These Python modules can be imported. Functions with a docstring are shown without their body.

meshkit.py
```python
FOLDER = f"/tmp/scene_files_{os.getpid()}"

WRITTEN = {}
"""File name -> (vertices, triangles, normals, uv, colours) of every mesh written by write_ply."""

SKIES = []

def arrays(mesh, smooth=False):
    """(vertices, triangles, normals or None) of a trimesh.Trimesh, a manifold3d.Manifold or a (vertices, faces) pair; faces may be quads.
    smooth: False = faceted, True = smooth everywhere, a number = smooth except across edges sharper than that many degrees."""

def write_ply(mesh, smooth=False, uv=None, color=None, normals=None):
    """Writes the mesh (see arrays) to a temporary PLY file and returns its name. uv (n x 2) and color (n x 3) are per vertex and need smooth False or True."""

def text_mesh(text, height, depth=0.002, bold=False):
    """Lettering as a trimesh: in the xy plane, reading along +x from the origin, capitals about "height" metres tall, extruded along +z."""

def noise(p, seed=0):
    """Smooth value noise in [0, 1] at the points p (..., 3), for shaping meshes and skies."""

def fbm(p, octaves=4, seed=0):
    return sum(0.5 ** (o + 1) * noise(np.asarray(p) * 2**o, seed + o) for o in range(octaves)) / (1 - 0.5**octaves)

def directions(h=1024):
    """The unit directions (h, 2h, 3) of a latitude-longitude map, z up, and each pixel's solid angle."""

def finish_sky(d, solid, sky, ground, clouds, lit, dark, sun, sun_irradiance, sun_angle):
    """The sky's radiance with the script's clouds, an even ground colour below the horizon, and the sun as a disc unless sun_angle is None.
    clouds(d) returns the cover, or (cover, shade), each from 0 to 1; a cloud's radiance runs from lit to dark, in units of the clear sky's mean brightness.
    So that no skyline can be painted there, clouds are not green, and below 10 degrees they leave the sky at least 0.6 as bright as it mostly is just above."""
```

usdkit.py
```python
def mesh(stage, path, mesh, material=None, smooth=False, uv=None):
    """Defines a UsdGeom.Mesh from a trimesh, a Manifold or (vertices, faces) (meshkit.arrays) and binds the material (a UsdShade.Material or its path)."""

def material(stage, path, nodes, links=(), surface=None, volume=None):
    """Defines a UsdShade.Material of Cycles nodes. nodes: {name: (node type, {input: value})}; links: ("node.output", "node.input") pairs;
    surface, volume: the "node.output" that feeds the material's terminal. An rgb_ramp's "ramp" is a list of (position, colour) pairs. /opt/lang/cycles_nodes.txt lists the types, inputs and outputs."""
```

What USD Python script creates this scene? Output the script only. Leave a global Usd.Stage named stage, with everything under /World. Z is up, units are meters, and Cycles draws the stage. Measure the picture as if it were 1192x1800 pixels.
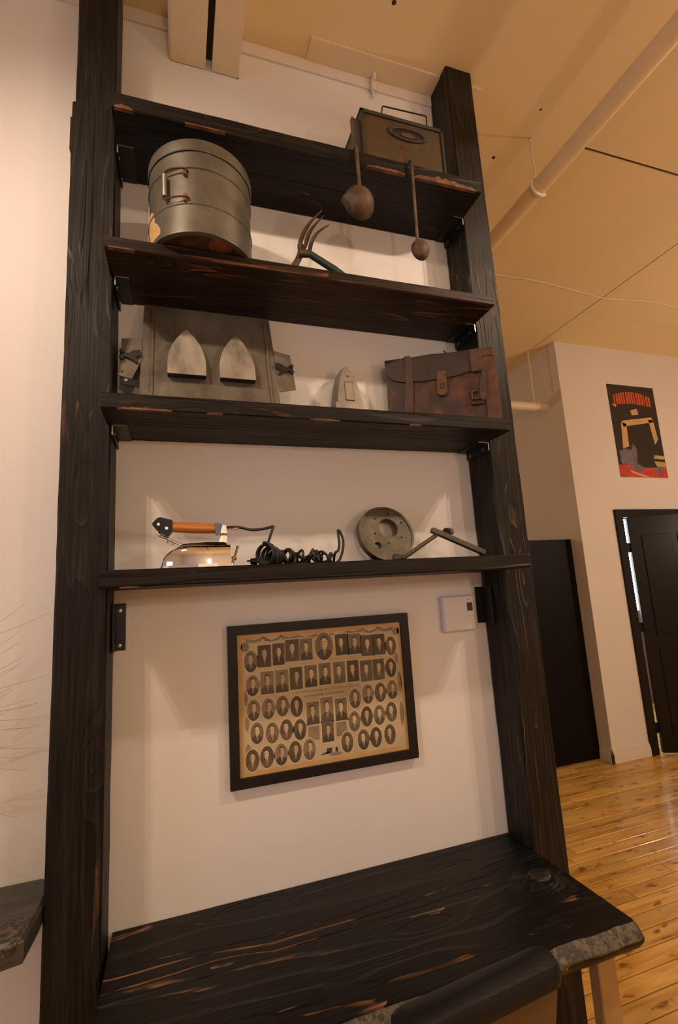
import math, random
import numpy as np, trimesh, usdkit
from meshkit import fbm
from shapely.geometry import Polygon, Point, box as sbox
from shapely import affinity
from pxr import Usd, UsdGeom, UsdLux, UsdShade, Sdf, Gf, Vt

stage = Usd.Stage.CreateInMemory()
UsdGeom.SetStageUpAxis(stage, 'Z'); UsdGeom.SetStageMetersPerUnit(stage, 1.0)
UsdGeom.Xform.Define(stage, '/World'); UsdGeom.Scope.Define(stage, '/World/Looks')

# ------------------------------------------------------------------ camera, lights, exposure
EXPOSURE = 0.36
cam = UsdGeom.Camera.Define(stage, '/World/camera')
R_ = (0.94946005, -0.30822653, -0.05934652); U_ = (0.00487141, -0.17457694, 0.98463149); B_ = (-0.31385008, -0.93515736, -0.16425233)
EYE = (0.2125, -1.8472, 1.7184)
cam.AddTransformOp().Set(Gf.Matrix4d(*R_, 0, *U_, 0, *B_, 0, *EYE, 1))
cam.CreateHorizontalApertureAttr(15.63); cam.CreateVerticalApertureAttr(15.63 * 1800 / 1192)
cam.CreateFocalLengthAttr(15.63 * 851.97 / 1192); cam.CreateExposureAttr(EXPOSURE); cam.CreateClippingRangeAttr((0.05, 200))

def lamp(name, pos, power, col, r=0.03):
    l = UsdLux.SphereLight.Define(stage, '/World/' + name)
    l.AddTranslateOp().Set(pos); l.CreateRadiusAttr(r); l.CreateColorAttr(col)
    l.CreateIntensityAttr(power / (4 * math.pi * math.pi * r * r)); return l
WARM = (1.0, 0.765, 0.575)
# two clusters of ceiling track bulbs, left and right of the shelving, and the room's other lamps
def spot(name, pos, aim, power, half, soft=.7):
    l = lamp(name, (0, 0, 0), power, WARM, .02)
    d = np.subtract(aim, pos); d = d / np.linalg.norm(d); z = -d; x = np.cross((0, 0, 1), z); x /= np.linalg.norm(x); y = np.cross(z, x)
    l.ClearXformOpOrder(); l.GetPrim().RemoveProperty('xformOp:translate')
    l.AddTransformOp().Set(Gf.Matrix4d(*map(float, x), 0, *map(float, y), 0, *map(float, z), 0, *map(float, pos), 1))
    sh = UsdLux.ShapingAPI.Apply(l.GetPrim()); sh.CreateShapingConeAngleAttr(half); sh.CreateShapingConeSoftnessAttr(soft)
for n_, p_, a_, w_ in (('a', (-1.10, -1.62, 3.92), (.5, 0, 1.4), 50), ('b', (-1.00, -1.72, 3.95), (.5, 0, 1.3), 48), ('c', (-1.28, -1.72, 3.9), (.4, 0, 1.5), 22),
                       ('d', (2.60, -1.70, 3.92), (1.1, 0, 1.6), 58), ('e', (2.78, -1.66, 3.95), (1.1, 0, 1.5), 44)):
    spot('track_bulb_' + n_, p_, a_, w_, 53 if n_ in 'abc' else 60, .85)
lamp('room_lamp_a', (0.42, -4.1, 2.43), 42, WARM, .10); lamp('room_lamp_d', (1.4, 4.6, 2.9), 26, WARM, .12); lamp('room_lamp_b', (5.6, -0.6, 2.3), 72, WARM, .1); lamp('room_lamp_c', (2.6, -3.4, 2.1), 32, WARM, .1)
wl = UsdLux.RectLight.Define(stage, '/World/left_window_daylight')   # daylight in the room's window, far left
wl.AddTranslateOp().Set((-3.9, -2.2, 1.7)); wl.AddRotateXYZOp().Set((90, 0, -90)); wl.CreateWidthAttr(1.6); wl.CreateHeightAttr(1.7)
wl.CreateColorAttr((.45, .6, 1.0)); wl.CreateIntensityAttr(3.0)

# ------------------------------------------------------------------ materials
M = {}
def mat(name, nodes, links=(), surface='p.BSDF'):
    M[name] = usdkit.material(stage, '/World/Looks/' + name, nodes, links, surface=surface); return M[name]

def plain(name, col, rough=.5, metal=0., spec=.5, var=.12, scale=9, bump=.0, bscale=60, **kw):
    lo = tuple(c * (1 - var) for c in col); hi = tuple(min(1, c * (1 + var)) for c in col)
    nodes = {'g': ('geometry', {}), 'n': ('noise_texture', {'scale': scale, 'detail': 4}),
             'r': ('rgb_ramp', {'ramp': [(.3, lo), (.7, hi)]}),
             'p': ('principled_bsdf', {'roughness': rough, 'metallic': metal, 'specular_ior_level': spec, **kw})}
    links = [('g.position', 'n.vector'), ('n.fac', 'r.fac'), ('r.color', 'p.base_color')]
    if bump:
        nodes['bn'] = ('noise_texture', {'scale': bscale, 'detail': 3}); nodes['b'] = ('bump', {'strength': bump, 'distance': .002})
        links += [('g.position', 'bn.vector'), ('bn.fac', 'b.height'), ('b.normal', 'p.normal')]
    return mat(name, nodes, links)

def mottled(name, cols, rough=.5, metal=0., scale=7, bump=.3, bscale=70, spec=.5, stretch=(1, 1, 1)):
    """Blotchy finish: a ramp of (position, colour) over noise."""
    nodes = {'g': ('geometry', {}), 'm': ('mapping', {'scale': stretch}), 'n': ('noise_texture', {'scale': scale, 'detail': 6, 'roughness': .65}),
             'r': ('rgb_ramp', {'ramp': cols}), 'p': ('principled_bsdf', {'roughness': rough, 'metallic': metal, 'specular_ior_level': spec}),
             'bn': ('noise_texture', {'scale': bscale, 'detail': 4}), 'b': ('bump', {'strength': bump, 'distance': .002})}
    return mat(name, nodes, [('g.position', 'm.vector'), ('m.vector', 'n.vector'), ('n.fac', 'r.fac'), ('r.color', 'p.base_color'), ('g.position', 'bn.vector'), ('bn.fac', 'b.height'), ('b.normal', 'p.normal')])

def grain_wood(name, axis, base, dark, streak, seed, patch=(.52, .60), width=.16, freq=9, rough=.5, bump=.8, cross=9., along=.7, spec=.22, knots=.5):
    """Charred boards with cathedral grain: contour lines of a noise stretched along the board, closed into rings at knots; the streak colour shows where the stain has worn off the raised grain."""
    def sc(c, a): v = [c] * 3; v[axis] = a; return tuple(v)
    nodes = {'g': ('geometry', {}), 'm': ('mapping', {'scale': sc(cross, along), 'location': (seed * 3.7, seed * 1.9, seed * 2.3)}),
             'n': ('noise_texture', {'scale': 1., 'detail': 2., 'roughness': .4, 'distortion': .2}),
             'mv': ('mapping', {'scale': sc(7.5, 2.1), 'location': (seed * 1.7, seed * 2.9, seed)}), 'v': ('voronoi_texture', {'scale': 1., 'feature': 'f1'}),
             'vr': ('map_range', {'from_min': 0., 'from_max': .42, 'to_min': knots, 'to_max': 0., 'clamp': True}), 'vp': ('math', {'math_type': 'power', 'value2': 1.6}),
             'ad': ('math', {'math_type': 'add'}), 'k': ('math', {'math_type': 'multiply', 'value2': freq}), 'fr': ('math', {'math_type': 'fraction'}),
             'ring': ('map_range', {'from_min': 0., 'from_max': width, 'to_min': 1., 'to_max': 0., 'clamp': True}),
             'mf': ('mapping', {'scale': sc(110, 3.)}), 'nf': ('noise_texture', {'scale': 1., 'detail': 3, 'roughness': .6}),
             'mp': ('mapping', {'scale': sc(6., 1.5), 'location': (seed * 1.3, seed * 4.1, seed * .7)}), 'np': ('noise_texture', {'scale': 1., 'detail': 5, 'roughness': .65}),
             'pr': ('map_range', {'from_min': patch[0], 'from_max': patch[1], 'to_min': .0, 'to_max': 1., 'clamp': True}),
             'fk': ('map_range', {'from_min': .40, 'from_max': .58, 'to_min': .1, 'to_max': 1., 'clamp': True}),
             'mk': ('math', {'math_type': 'multiply'}), 'mk2': ('math', {'math_type': 'multiply'}),
             'r': ('rgb_ramp', {'ramp': [(.35, dark), (.50, tuple(.5 * (a + b) for a, b in zip(base, dark))), (.66, base)]}), 'mx': ('mix', {'color2': streak}),
             'dk': ('map_range', {'from_min': 0., 'from_max': 1., 'to_min': 1., 'to_max': .45}), 'dm': ('mix', {'mix_type': 'multiply', 'fac': 1.}),
             'hb': ('math', {'math_type': 'multiply_add', 'value2': .5}), 'b': ('bump', {'strength': bump, 'distance': .003}),
             'p': ('principled_bsdf', {'roughness': rough, 'specular_ior_level': spec})}
    links = [('g.position', 'm.vector'), ('m.vector', 'n.vector'), ('g.position', 'mv.vector'), ('mv.vector', 'v.vector'), ('v.distance', 'vr.value'), ('vr.result', 'vp.value1'),
             ('n.fac', 'ad.value1'), ('vp.value', 'ad.value2'), ('ad.value', 'k.value1'), ('k.value', 'fr.value1'), ('fr.value', 'ring.value'),
             ('g.position', 'mf.vector'), ('mf.vector', 'nf.vector'), ('g.position', 'mp.vector'), ('mp.vector', 'np.vector'),
             ('np.fac', 'pr.value'), ('ring.result', 'mk.value1'), ('pr.result', 'mk.value2'), ('nf.fac', 'fk.value'),
             ('mk.value', 'mk2.value1'), ('fk.result', 'mk2.value2'), ('nf.fac', 'r.fac'), ('fr.value', 'dk.value'), ('r.color', 'dm.color1'), ('dk.result', 'dm.color2'), ('dm.color', 'mx.color1'), ('mk2.value', 'mx.fac'), ('mx.color', 'p.base_color'),
             ('nf.fac', 'hb.value1'), ('ring.result', 'hb.value3'), ('hb.value', 'b.height'), ('b.normal', 'p.normal')]
    return mat(name, nodes, links)

plain('wall_paint', (.78, .735, .69), .6, var=.02, scale=2, bump=.12, bscale=45)
plain('far_wall_paint', (.74, .68, .62), .6, var=.02, scale=2, bump=.12, bscale=45)
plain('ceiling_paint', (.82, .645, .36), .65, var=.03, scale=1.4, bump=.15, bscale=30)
plain('seam_dark', (.05, .03, .02), .9)
plain('trim_paint', (.76, .67, .58), .5, var=.02)
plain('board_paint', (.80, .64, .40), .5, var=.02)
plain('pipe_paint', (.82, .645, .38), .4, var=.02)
plain('conduit_paint', (.78, .68, .57), .4, var=.02)
B0, D0, S0 = (.019, .014, .0115), (.004, .0032, .0028), (.26, .105, .028)
grain_wood('charred_wood_upright_left', 2, (.024, .019, .0155), D0, (.24, .12, .045), 1.0, patch=(.56, .64))
grain_wood('charred_wood_upright_right', 2, (.031, .022, .014), D0, (.24, .13, .05), 2.3, patch=(.52, .62))
grain_wood('charred_wood_shelf', 0, B0, D0, (.22, .085, .024), 3.1, patch=(.54, .62))
grain_wood('charred_wood_shelf_brown', 0, (.042, .018, .010), (.010, .0055, .0035), (.25, .09, .025), 4.7, patch=(.47, .57))
grain_wood('charred_wood_desk', 0, (.0085, .0078, .007), (.0035, .003, .0028), (.32, .15, .06), 5.9, patch=(.575, .61), width=.24, freq=8, cross=6., along=.9, rough=.45, spec=.2, knots=.8)
mottled('worn_wood', [(.32, (.02, .010, .006)), (.5, (.12, .046, .013)), (.68, (.24, .10, .026))], .6, scale=16, bump=.6, stretch=(1, 3, 3))
mottled('worn_edge_wood', [(.36, (.012, .010, .008)), (.47, (.13, .095, .055)), (.53, (.025, .02, .015)), (.60, (.03, .025, .018)), (.70, (.17, .12, .065))], .5, scale=22, bump=.7)
mottled('knot_wood', [(.32, (.006, .005, .0045)), (.5, (.022, .020, .016)), (.62, (.008, .007, .006)), (.8, (.05, .022, .012))], .36, scale=22, bump=.9, spec=.4)
mottled('weathered_shelf_wood', [(.3, (.014, .013, .011)), (.5, (.055, .049, .042)), (.62, (.028, .024, .02)), (.8, (.11, .095, .07))], .42, scale=5, bump=.6, stretch=(.5, 2, 2))
mottled('black_steel', [(.3, (.012, .011, .011)), (.7, (.03, .028, .027))], .38, .5, scale=14, bump=.2)
plain('bright_edge_steel', (.45, .40, .33), .35, .9)
plain('bolt_steel', (.42, .40, .36), .35, .9)
mottled('galvanised_steel', [(.25, (.065, .054, .038)), (.45, (.11, .097, .072)), (.6, (.145, .13, .10)), (.8, (.095, .082, .06))], .45, .4, scale=6, bump=.25, bscale=25)
mottled('rust', [(.3, (.07, .022, .01)), (.55, (.22, .07, .02)), (.75, (.38, .13, .03))], .8, scale=25)
plain('rust_dark', (.07, .03, .015), .7, var=.4, scale=40)
plain('iron_rim', (.035, .02, .011), .7, var=.4, scale=40)
plain('tan_label', (.55, .33, .13), .8, var=.15, scale=30)
mottled('steel_plate', [(.28, (.065, .052, .038)), (.5, (.165, .142, .108)), (.72, (.27, .24, .19))], .5, .45, scale=6, bump=.2, stretch=(1, 1, .6))
mottled('sole_steel', [(.28, (.18, .15, .11)), (.5, (.44, .39, .32)), (.72, (.60, .55, .46))], .42, .55, scale=8, bump=.2, stretch=(1.4, 1, .5))
plain('iron_dark', (.022, .019, .016), .5, .3)
mottled('rust_iron', [(.3, (.035, .022, .014)), (.55, (.10, .062, .036)), (.75, (.17, .09, .04))], .6, .35, scale=20, bump=.5)
plain('bright_steel', (.40, .39, .36), .30, .9, var=.14, scale=20)
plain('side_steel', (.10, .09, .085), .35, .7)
plain('chrome', (.86, .84, .80), .06, 1., var=.02)
mottled('amber_wood', [(.3, (.30, .10, .018)), (.6, (.48, .18, .03)), (.8, (.58, .25, .05))], .3, scale=6, bump=.1, stretch=(1, 14, 14))
plain('black_bakelite', (.005, .006, .010), .3, spec=.15)
plain('brown_bakelite', (.05, .014, .009), .3)
plain('blue_ferrule', (.03, .035, .10), .3)
plain('rubber_cord', (.014, .013, .012), .45)
plain('brass', (.40, .26, .10), .35, .9)
mottled('leather', [(.30, (.014, .005, .0035)), (.5, (.040, .012, .006)), (.68, (.105, .028, .009))], .5, scale=14, bump=.5, bscale=110)
plain('leather_dark', (.024, .008, .0045), .5, var=.5, scale=15, bump=.4, bscale=110)
plain('leather_strap', (.055, .021, .011), .55, var=.45, scale=25, bump=.4, bscale=120)
plain('leather_orange', (.085, .023, .007), .5, var=.7, scale=15, bump=.4, bscale=110)
plain('old_clasp', (.12, .060, .034), .45, .6, var=.25, scale=60)
mottled('rusty_green_tin', [(.28, (.022, .013, .008)), (.42, (.090, .044, .015)), (.52, (.062, .044, .020)), (.60, (.085, .062, .032)), (.75, (.045, .055, .036))], .5, .25, scale=9, bump=.3)
plain('green_tin_edge', (.036, .038, .028), .5, .3, var=.25, scale=12)
plain('dark_tin', (.085, .072, .055), .5, .3, var=.25, scale=12)
plain('wire', (.045, .042, .035), .45, .5)
plain('green_handle', (.022, .042, .032), .4, var=.3, scale=25)
mottled('grey_brown_metal', [(.3, (.055, .045, .030)), (.55, (.115, .095, .062)), (.75, (.18, .15, .10))], .5, .4, scale=12, bump=.4)
plain('dark_wood_bar', (.085, .068, .045), .55, var=.25, scale=30)
plain('terracotta_knob', (.17, .072, .035), .6, var=.2, scale=40)
plain('frame_black', (.010, .008, .0075), .42, spec=.3, var=.2)
mottled('aged_print', [(.3, (.40, .30, .175)), (.55, (.53, .41, .25)), (.75, (.60, .48, .30))], .6, scale=4.5, bump=.02)
plain('print_border', (.52, .32, .13), .6, var=.12)
plain('print_light', (.48, .36, .21), .6, var=.05)
plain('print_grey', (.24, .185, .11), .6, var=.25, scale=25)
plain('print_dark', (.055, .042, .025), .6)
plain('white_plastic', (.74, .69, .66), .45, var=.02)
plain('lcd', (.05, .045, .035), .25)
plain('door_black', (.007, .006, .0055), .35, spec=.25, var=.15)
plain('door_black_panel', (.005, .004, .0038), .5, spec=.12, var=.15)
plain('poster_black', (.018, .012, .012), .4)
plain('poster_orange', (.62, .085, .018), .45, var=.15, scale=30)
plain('poster_red', (.52, .05, .025), .45, var=.3, scale=20)
plain('poster_cream', (.62, .38, .19), .45, var=.1)
plain('poster_yellow', (.50, .36, .11), .45, var=.1)
plain('poster_grey', (.16, .14, .17), .45, var=.3, scale=20)
plain('chair_leather', (.0055, .006, .007), .45, spec=.25, var=.15, bump=.3, bscale=160)
plain('chair_panel', (.095, .048, .012), .6, var=.12, scale=7)
plain('chair_metal', (.03, .03, .03), .35, .7)
plain('pale_leg_wood', (.34, .20, .075), .5, var=.15, scale=12)
plain('pot_dark', (.06, .055, .06), .4)
plain('grass_blade', (.30, .24, .21), .7, var=.3, scale=8)
plain('brick_brown', (.20, .09, .045), .8, var=.35, scale=14)
mat('daylight_pane', {'e': ('emission', {'color': (.80, .90, 1.0), 'strength': 6.0})}, surface='e.emission')
mat('portrait_ink', {'a': ('attribute', {'attribute': 'tint'}), 'p': ('principled_bsdf', {'roughness': .6})}, [('a.color', 'p.base_color')])

def floor_mat(name, seed, tone):
    c = lambda r, g, b: (r * tone, g * tone, b * tone)
    nodes = {'g': ('geometry', {}), 'm': ('mapping', {'scale': (1.6, 15, 1), 'location': (seed, seed * 2, 0)}), 'n': ('noise_texture', {'scale': 1., 'detail': 5, 'roughness': .6, 'distortion': .6}),
             'r': ('rgb_ramp', {'ramp': [(.25, c(.30, .115, .020)), (.40, c(.60, .305, .06)), (.55, c(.74, .44, .11)), (.75, c(.82, .53, .17))]}),
             'mk': ('mapping', {'scale': (9, 22, 1), 'location': (seed * 2, seed, 0)}), 'v': ('noise_texture', {'scale': 1., 'detail': 3}),
             'vr': ('map_range', {'from_min': .60, 'from_max': .70, 'to_min': 0., 'to_max': .8, 'clamp': True}), 'x': ('mix', {'color2': c(.16, .04, .006)}),
             'bn': ('noise_texture', {'scale': 3.5, 'detail': 2}), 'b': ('bump', {'strength': .25, 'distance': .006}),
             'p': ('principled_bsdf', {'roughness': .30, 'specular_ior_level': .4, 'coat_weight': .15, 'coat_roughness': .12})}
    return mat(name, nodes, [('g.position', 'm.vector'), ('m.vector', 'n.vector'), ('n.fac', 'r.fac'), ('g.position', 'mk.vector'), ('mk.vector', 'v.vector'), ('v.fac', 'vr.value'),
                             ('r.color', 'x.color1'), ('vr.result', 'x.fac'), ('x.color', 'p.base_color'), ('g.position', 'bn.vector'), ('bn.fac', 'b.height'), ('b.normal', 'p.normal')])
for k, t in enumerate((.78, .9, 1.0, .85, .95)): floor_mat('varnished_plank_%d' % k, k * 5.3 + 1, t)

# ------------------------------------------------------------------ helpers
used = {}
def numbered(parent, name):
    k = (parent, name); n = used.get(k, 0); used[k] = n + 1
    return f'{parent}/{name}' + (f'_{n:03d}' if n else '')
def ppath(parent): return '/World' if parent is None else str(parent.GetPath())
def meta(o, label=None, cat=None, group=None, kind=None):
    for k, v in (('label', label), ('category', cat), ('group', group), ('kind', kind)):
        if v: o.SetCustomDataByKey(k, v)
    return o
def cat_(ms): return trimesh.util.concatenate([trimesh.Trimesh(np.asarray(m.vertices), np.asarray(m.faces), process=False) for m in ms]) if isinstance(ms, (list, tuple)) else ms
def obj(name, mesh, material, parent=None, smooth=35, **kw):
    """One Mesh prim under parent (or /World)."""
    o = usdkit.mesh(stage, numbered(ppath(parent), name), cat_(mesh), M[material], smooth=smooth).GetPrim()
    return meta(o, **kw)
def thing(name, **kw):
    return meta(UsdGeom.Xform.Define(stage, numbered('/World', name)).GetPrim(), **kw)
def part(name, parent, **kw):
    """A part that itself has sub-parts (an Xform)."""
    return meta(UsdGeom.Xform.Define(stage, numbered(ppath(parent), name)).GetPrim(), **kw)

def cbox(x0, x1, y0, y1, z0, z1, c=.002):
    lo, hi = np.array([x0, y0, z0]), np.array([x1, y1, z1]); c = min(c, *(.45 * (hi - lo)))
    pts = []
    for s in np.ndindex(2, 2, 2):
        p = np.where(s, hi, lo); d = np.where(s, -1, 1) * c
        for k in range(3): pts.append(p + d * (np.arange(3) != k))
    return trimesh.convex.convex_hull(np.array(pts))
def xf(m, R=None, t=(0, 0, 0), about=(0, 0, 0)):
    m = m.copy(); v = np.asarray(m.vertices) - about
    if R is not None: v = v @ np.asarray(R).T
    m.vertices = v + about + np.asarray(t); return m
def rot(axis, deg): return trimesh.transformations.rotation_matrix(math.radians(deg), axis)[:3, :3]
def tube(pts, r, n=10, closed_caps=True):
    P = np.asarray(pts, float); r = np.broadcast_to(np.asarray(r, float), (len(P),))
    T = np.gradient(P, axis=0); T /= np.maximum(np.linalg.norm(T, axis=1, keepdims=True), 1e-9)
    a = np.array([0, 0, 1.]) if abs(T[0, 2]) < .9 else np.array([1., 0, 0]); N = np.cross(T[0], a); N /= np.linalg.norm(N)
    V = []; ang = np.linspace(0, 2 * np.pi, n, endpoint=False)
    for i in range(len(P)):
        N = N - T[i] * (N @ T[i]); N /= max(np.linalg.norm(N), 1e-9); Bn = np.cross(T[i], N)
        V.append(P[i] + r[i] * (np.cos(ang)[:, None] * N + np.sin(ang)[:, None] * Bn))
    V = np.vstack(V); F = []
    for i in range(len(P) - 1):
        for j in range(n):
            a0, b0 = i * n + j, i * n + (j + 1) % n
            F += [[a0, b0, b0 + n], [a0, b0 + n, a0 + n]]
    e = len(V); V = np.vstack([V, P[:1], P[-1:]])
    for j in range(n):
        F += [[(j + 1) % n, j, e], [e - n + j, e - n + (j + 1) % n, e + 1]]
    return trimesh.Trimesh(V, F, process=False)
def curve(pts, n=24):
    """Catmull-Rom through the points."""
    P = np.asarray(pts, float); P = np.vstack([2 * P[0] - P[1], P, 2 * P[-1] - P[-2]]); out = []
    m = max(2, n // (len(P) - 3))
    for i in range(1, len(P) - 2):
        for t in np.linspace(0, 1, m, endpoint=False):
            a, b, c, d = P[i - 1:i + 3]
            out.append(.5 * (2 * b + (c - a) * t + (2 * a - 5 * b + 4 * c - d) * t * t + (3 * b - a - 3 * c + d) * t ** 3))
    return np.array(out + [P[-2]])
def cyl(a, b, r, n=20): return tube([a, b], r, n)
def lathe(prof, n=48, arc=(0, 2 * np.pi)):
    """Profile of (radius, z) turned about z."""
    ang = np.linspace(*arc, n, endpoint=False); P = np.asarray(prof, float)
    V = np.array([[r * np.cos(a), r * np.sin(a), z] for r, z in P for a in ang]); F = []
    for i in range(len(P) - 1):
        for j in range(n):
            a0, b0 = i * n + j, i * n + (j + 1) % n; F += [[a0, b0, b0 + n], [a0, b0 + n, a0 + n]]
    return trimesh.Trimesh(V, F, process=False)
def prism(poly, y0, y1):
    """Outline in (x, z) made solid from y0 (front) to y1 (back)."""
    p = poly if hasattr(poly, 'exterior') else Polygon(poly)
    m = trimesh.creation.extrude_polygon(p, abs(y1 - y0), engine='earcut'); v = np.asarray(m.vertices)
    w = np.stack([v[:, 0], max(y0, y1) - v[:, 2], v[:, 1]], 1); m = m.copy(); m.vertices = w
    return m
def flat_xz(poly, y):
    """A printed patch facing the room, a fraction of a millimetre proud."""
    return prism(poly, y, y + .0004)
def ellipse(cx, cz, w, h, n=24): return Polygon([(cx + w / 2 * math.cos(a), cz + h / 2 * math.sin(a)) for a in np.linspace(0, 2 * math.pi, n, endpoint=False)])
def timber(x0, x1, y0, y1, z0, z1, axis, amp=.0022, c=.006, seed=0, step=.05):
    """A rough-sawn timber: rounded section swept along its axis with uneven faces and arrises."""
    lo, hi = [x0, y0, z0], [x1, y1, z1]; a, b = [k for k in range(3) if k != axis]
    (a0, a1), (b0, b1) = (lo[a], hi[a]), (lo[b], hi[b])
    def edge(p, q, k): return [(p[0] + (q[0] - p[0]) * t, p[1] + (q[1] - p[1]) * t) for t in np.linspace(0, 1, k)]
    na, nb = max(3, int((a1 - a0) / .03)), max(3, int((b1 - b0) / .03))
    S = edge((a0 + c, b0), (a1 - c, b0), na) + edge((a1, b0 + c), (a1, b1 - c), nb) + edge((a1 - c, b1), (a0 + c, b1), na) + edge((a0, b1 - c), (a0, b0 + c), nb)
    S = np.array(S); n = len(S); L = np.linspace(lo[axis], hi[axis], max(2, int((hi[axis] - lo[axis]) / step)))
    V = np.zeros((len(L), n, 3)); V[..., axis] = L[:, None]; V[..., a] = S[:, 0]; V[..., b] = S[:, 1]
    mid = np.array([(a0 + a1) / 2, (b0 + b1) / 2]); d = S - mid; d /= np.linalg.norm(d, axis=1, keepdims=True)
    q = V.copy(); q[..., axis] *= .35
    w = (fbm(q * 22 + seed * 7.3, 3, seed) - .5) * 2 * amp
    V[..., a] += w * d[:, 0]; V[..., b] += w * d[:, 1]
    F = []
    for i in range(len(L) - 1):
        for j in range(n):
            p0, p1 = i * n + j, i * n + (j + 1) % n; F += [[p0, p1, p1 + n], [p0, p1 + n, p0 + n]]
    V = V.reshape(-1, 3); e = len(V); m0 = np.zeros(3); m0[a], m0[b], m0[axis] = mid[0], mid[1], lo[axis]; m1 = m0.copy(); m1[axis] = hi[axis]
    V = np.vstack([V, m0, m1])
    for j in range(n): F += [[(j + 1) % n, j, e], [e - n + j, e - n + (j + 1) % n, e + 1]]
    m = trimesh.Trimesh(V, F, process=False); m.fix_normals(); return m

# ------------------------------------------------------------------ the room
ZC = 4.24                                            # ceiling
struct = dict(kind='structure')
wall = obj('wall_back', cbox(-3.95, 1.58, 0, .12, 0, ZC, .001), 'wall_paint', label='white painted partition wall behind the black shelving', **struct)
far = part('wall_far', None, label='pale wall with a square outer corner beyond the right post', **struct)
OX0, OX1, OZ = 4.60, 5.50, 2.317                      # doorway in the far wall
obj('wall_face', [cbox(4.046, OX0, 1.99, 2.09, 0, ZC, .0005), cbox(OX0, OX1, 1.99, 2.09, OZ, ZC, .0005), cbox(OX1, 8.95, 1.99, 2.09, 0, ZC, .0005)], 'far_wall_paint', far)
obj('wall_return', cbox(4.046, 4.146, 2.09, 6.95, 0, ZC, .0005), 'far_wall_paint', far)
obj('wall_left', [cbox(-4.05, -3.95, -5.5, 7.0, 0, .85, .001), cbox(-4.05, -3.95, -5.5, 7.0, 2.55, ZC, .001), cbox(-4.05, -3.95, -5.5, -3.0, .85, 2.55, .001), cbox(-4.05, -3.95, -1.4, 7, .85, 2.55, .001)], 'wall_paint', **struct)
obj('wall_front', cbox(-4.05, 9.05, -5.6, -5.5, 0, ZC, .001), 'wall_paint', **struct)
obj('wall_right', cbox(8.95, 9.05, -5.5, 7.0, 0, ZC, .001), 'wall_paint', **struct)
obj('wall_end', cbox(-4.05, 9.05, 6.95, 7.05, 0, ZC, .001), 'wall_paint', **struct)

ceil = part('ceiling', None, label='cream painted panelled ceiling with open dark seams', **struct)
obj('slab', cbox(-4.05, 9.05, -5.6, 7.05, ZC + .012, ZC + .1, .001), 'seam_dark', ceil)
for (x0, x1, y0, y1) in ((-4.0, 2.5, -5.55, 7), (2.5, 3.906, .033, 7), (2.5, 9, -5.55, .017), (3.918, 9, .033, 1.4595), (3.918, 9, 1.4645, 7)):
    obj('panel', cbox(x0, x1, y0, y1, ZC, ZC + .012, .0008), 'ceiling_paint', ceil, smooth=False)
for x, y, r in ((1.115, -.332, .010), (2.02, .219, .010), (2.15, .055, .006), (2.092, -.103, .006)):
    obj('nail_hole', lathe([(0, ZC - .001), (r, ZC - .0015), (r * 1.1, ZC + .001)], 12).apply_translation((x, y, 0)), 'seam_dark', ceil)

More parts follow.
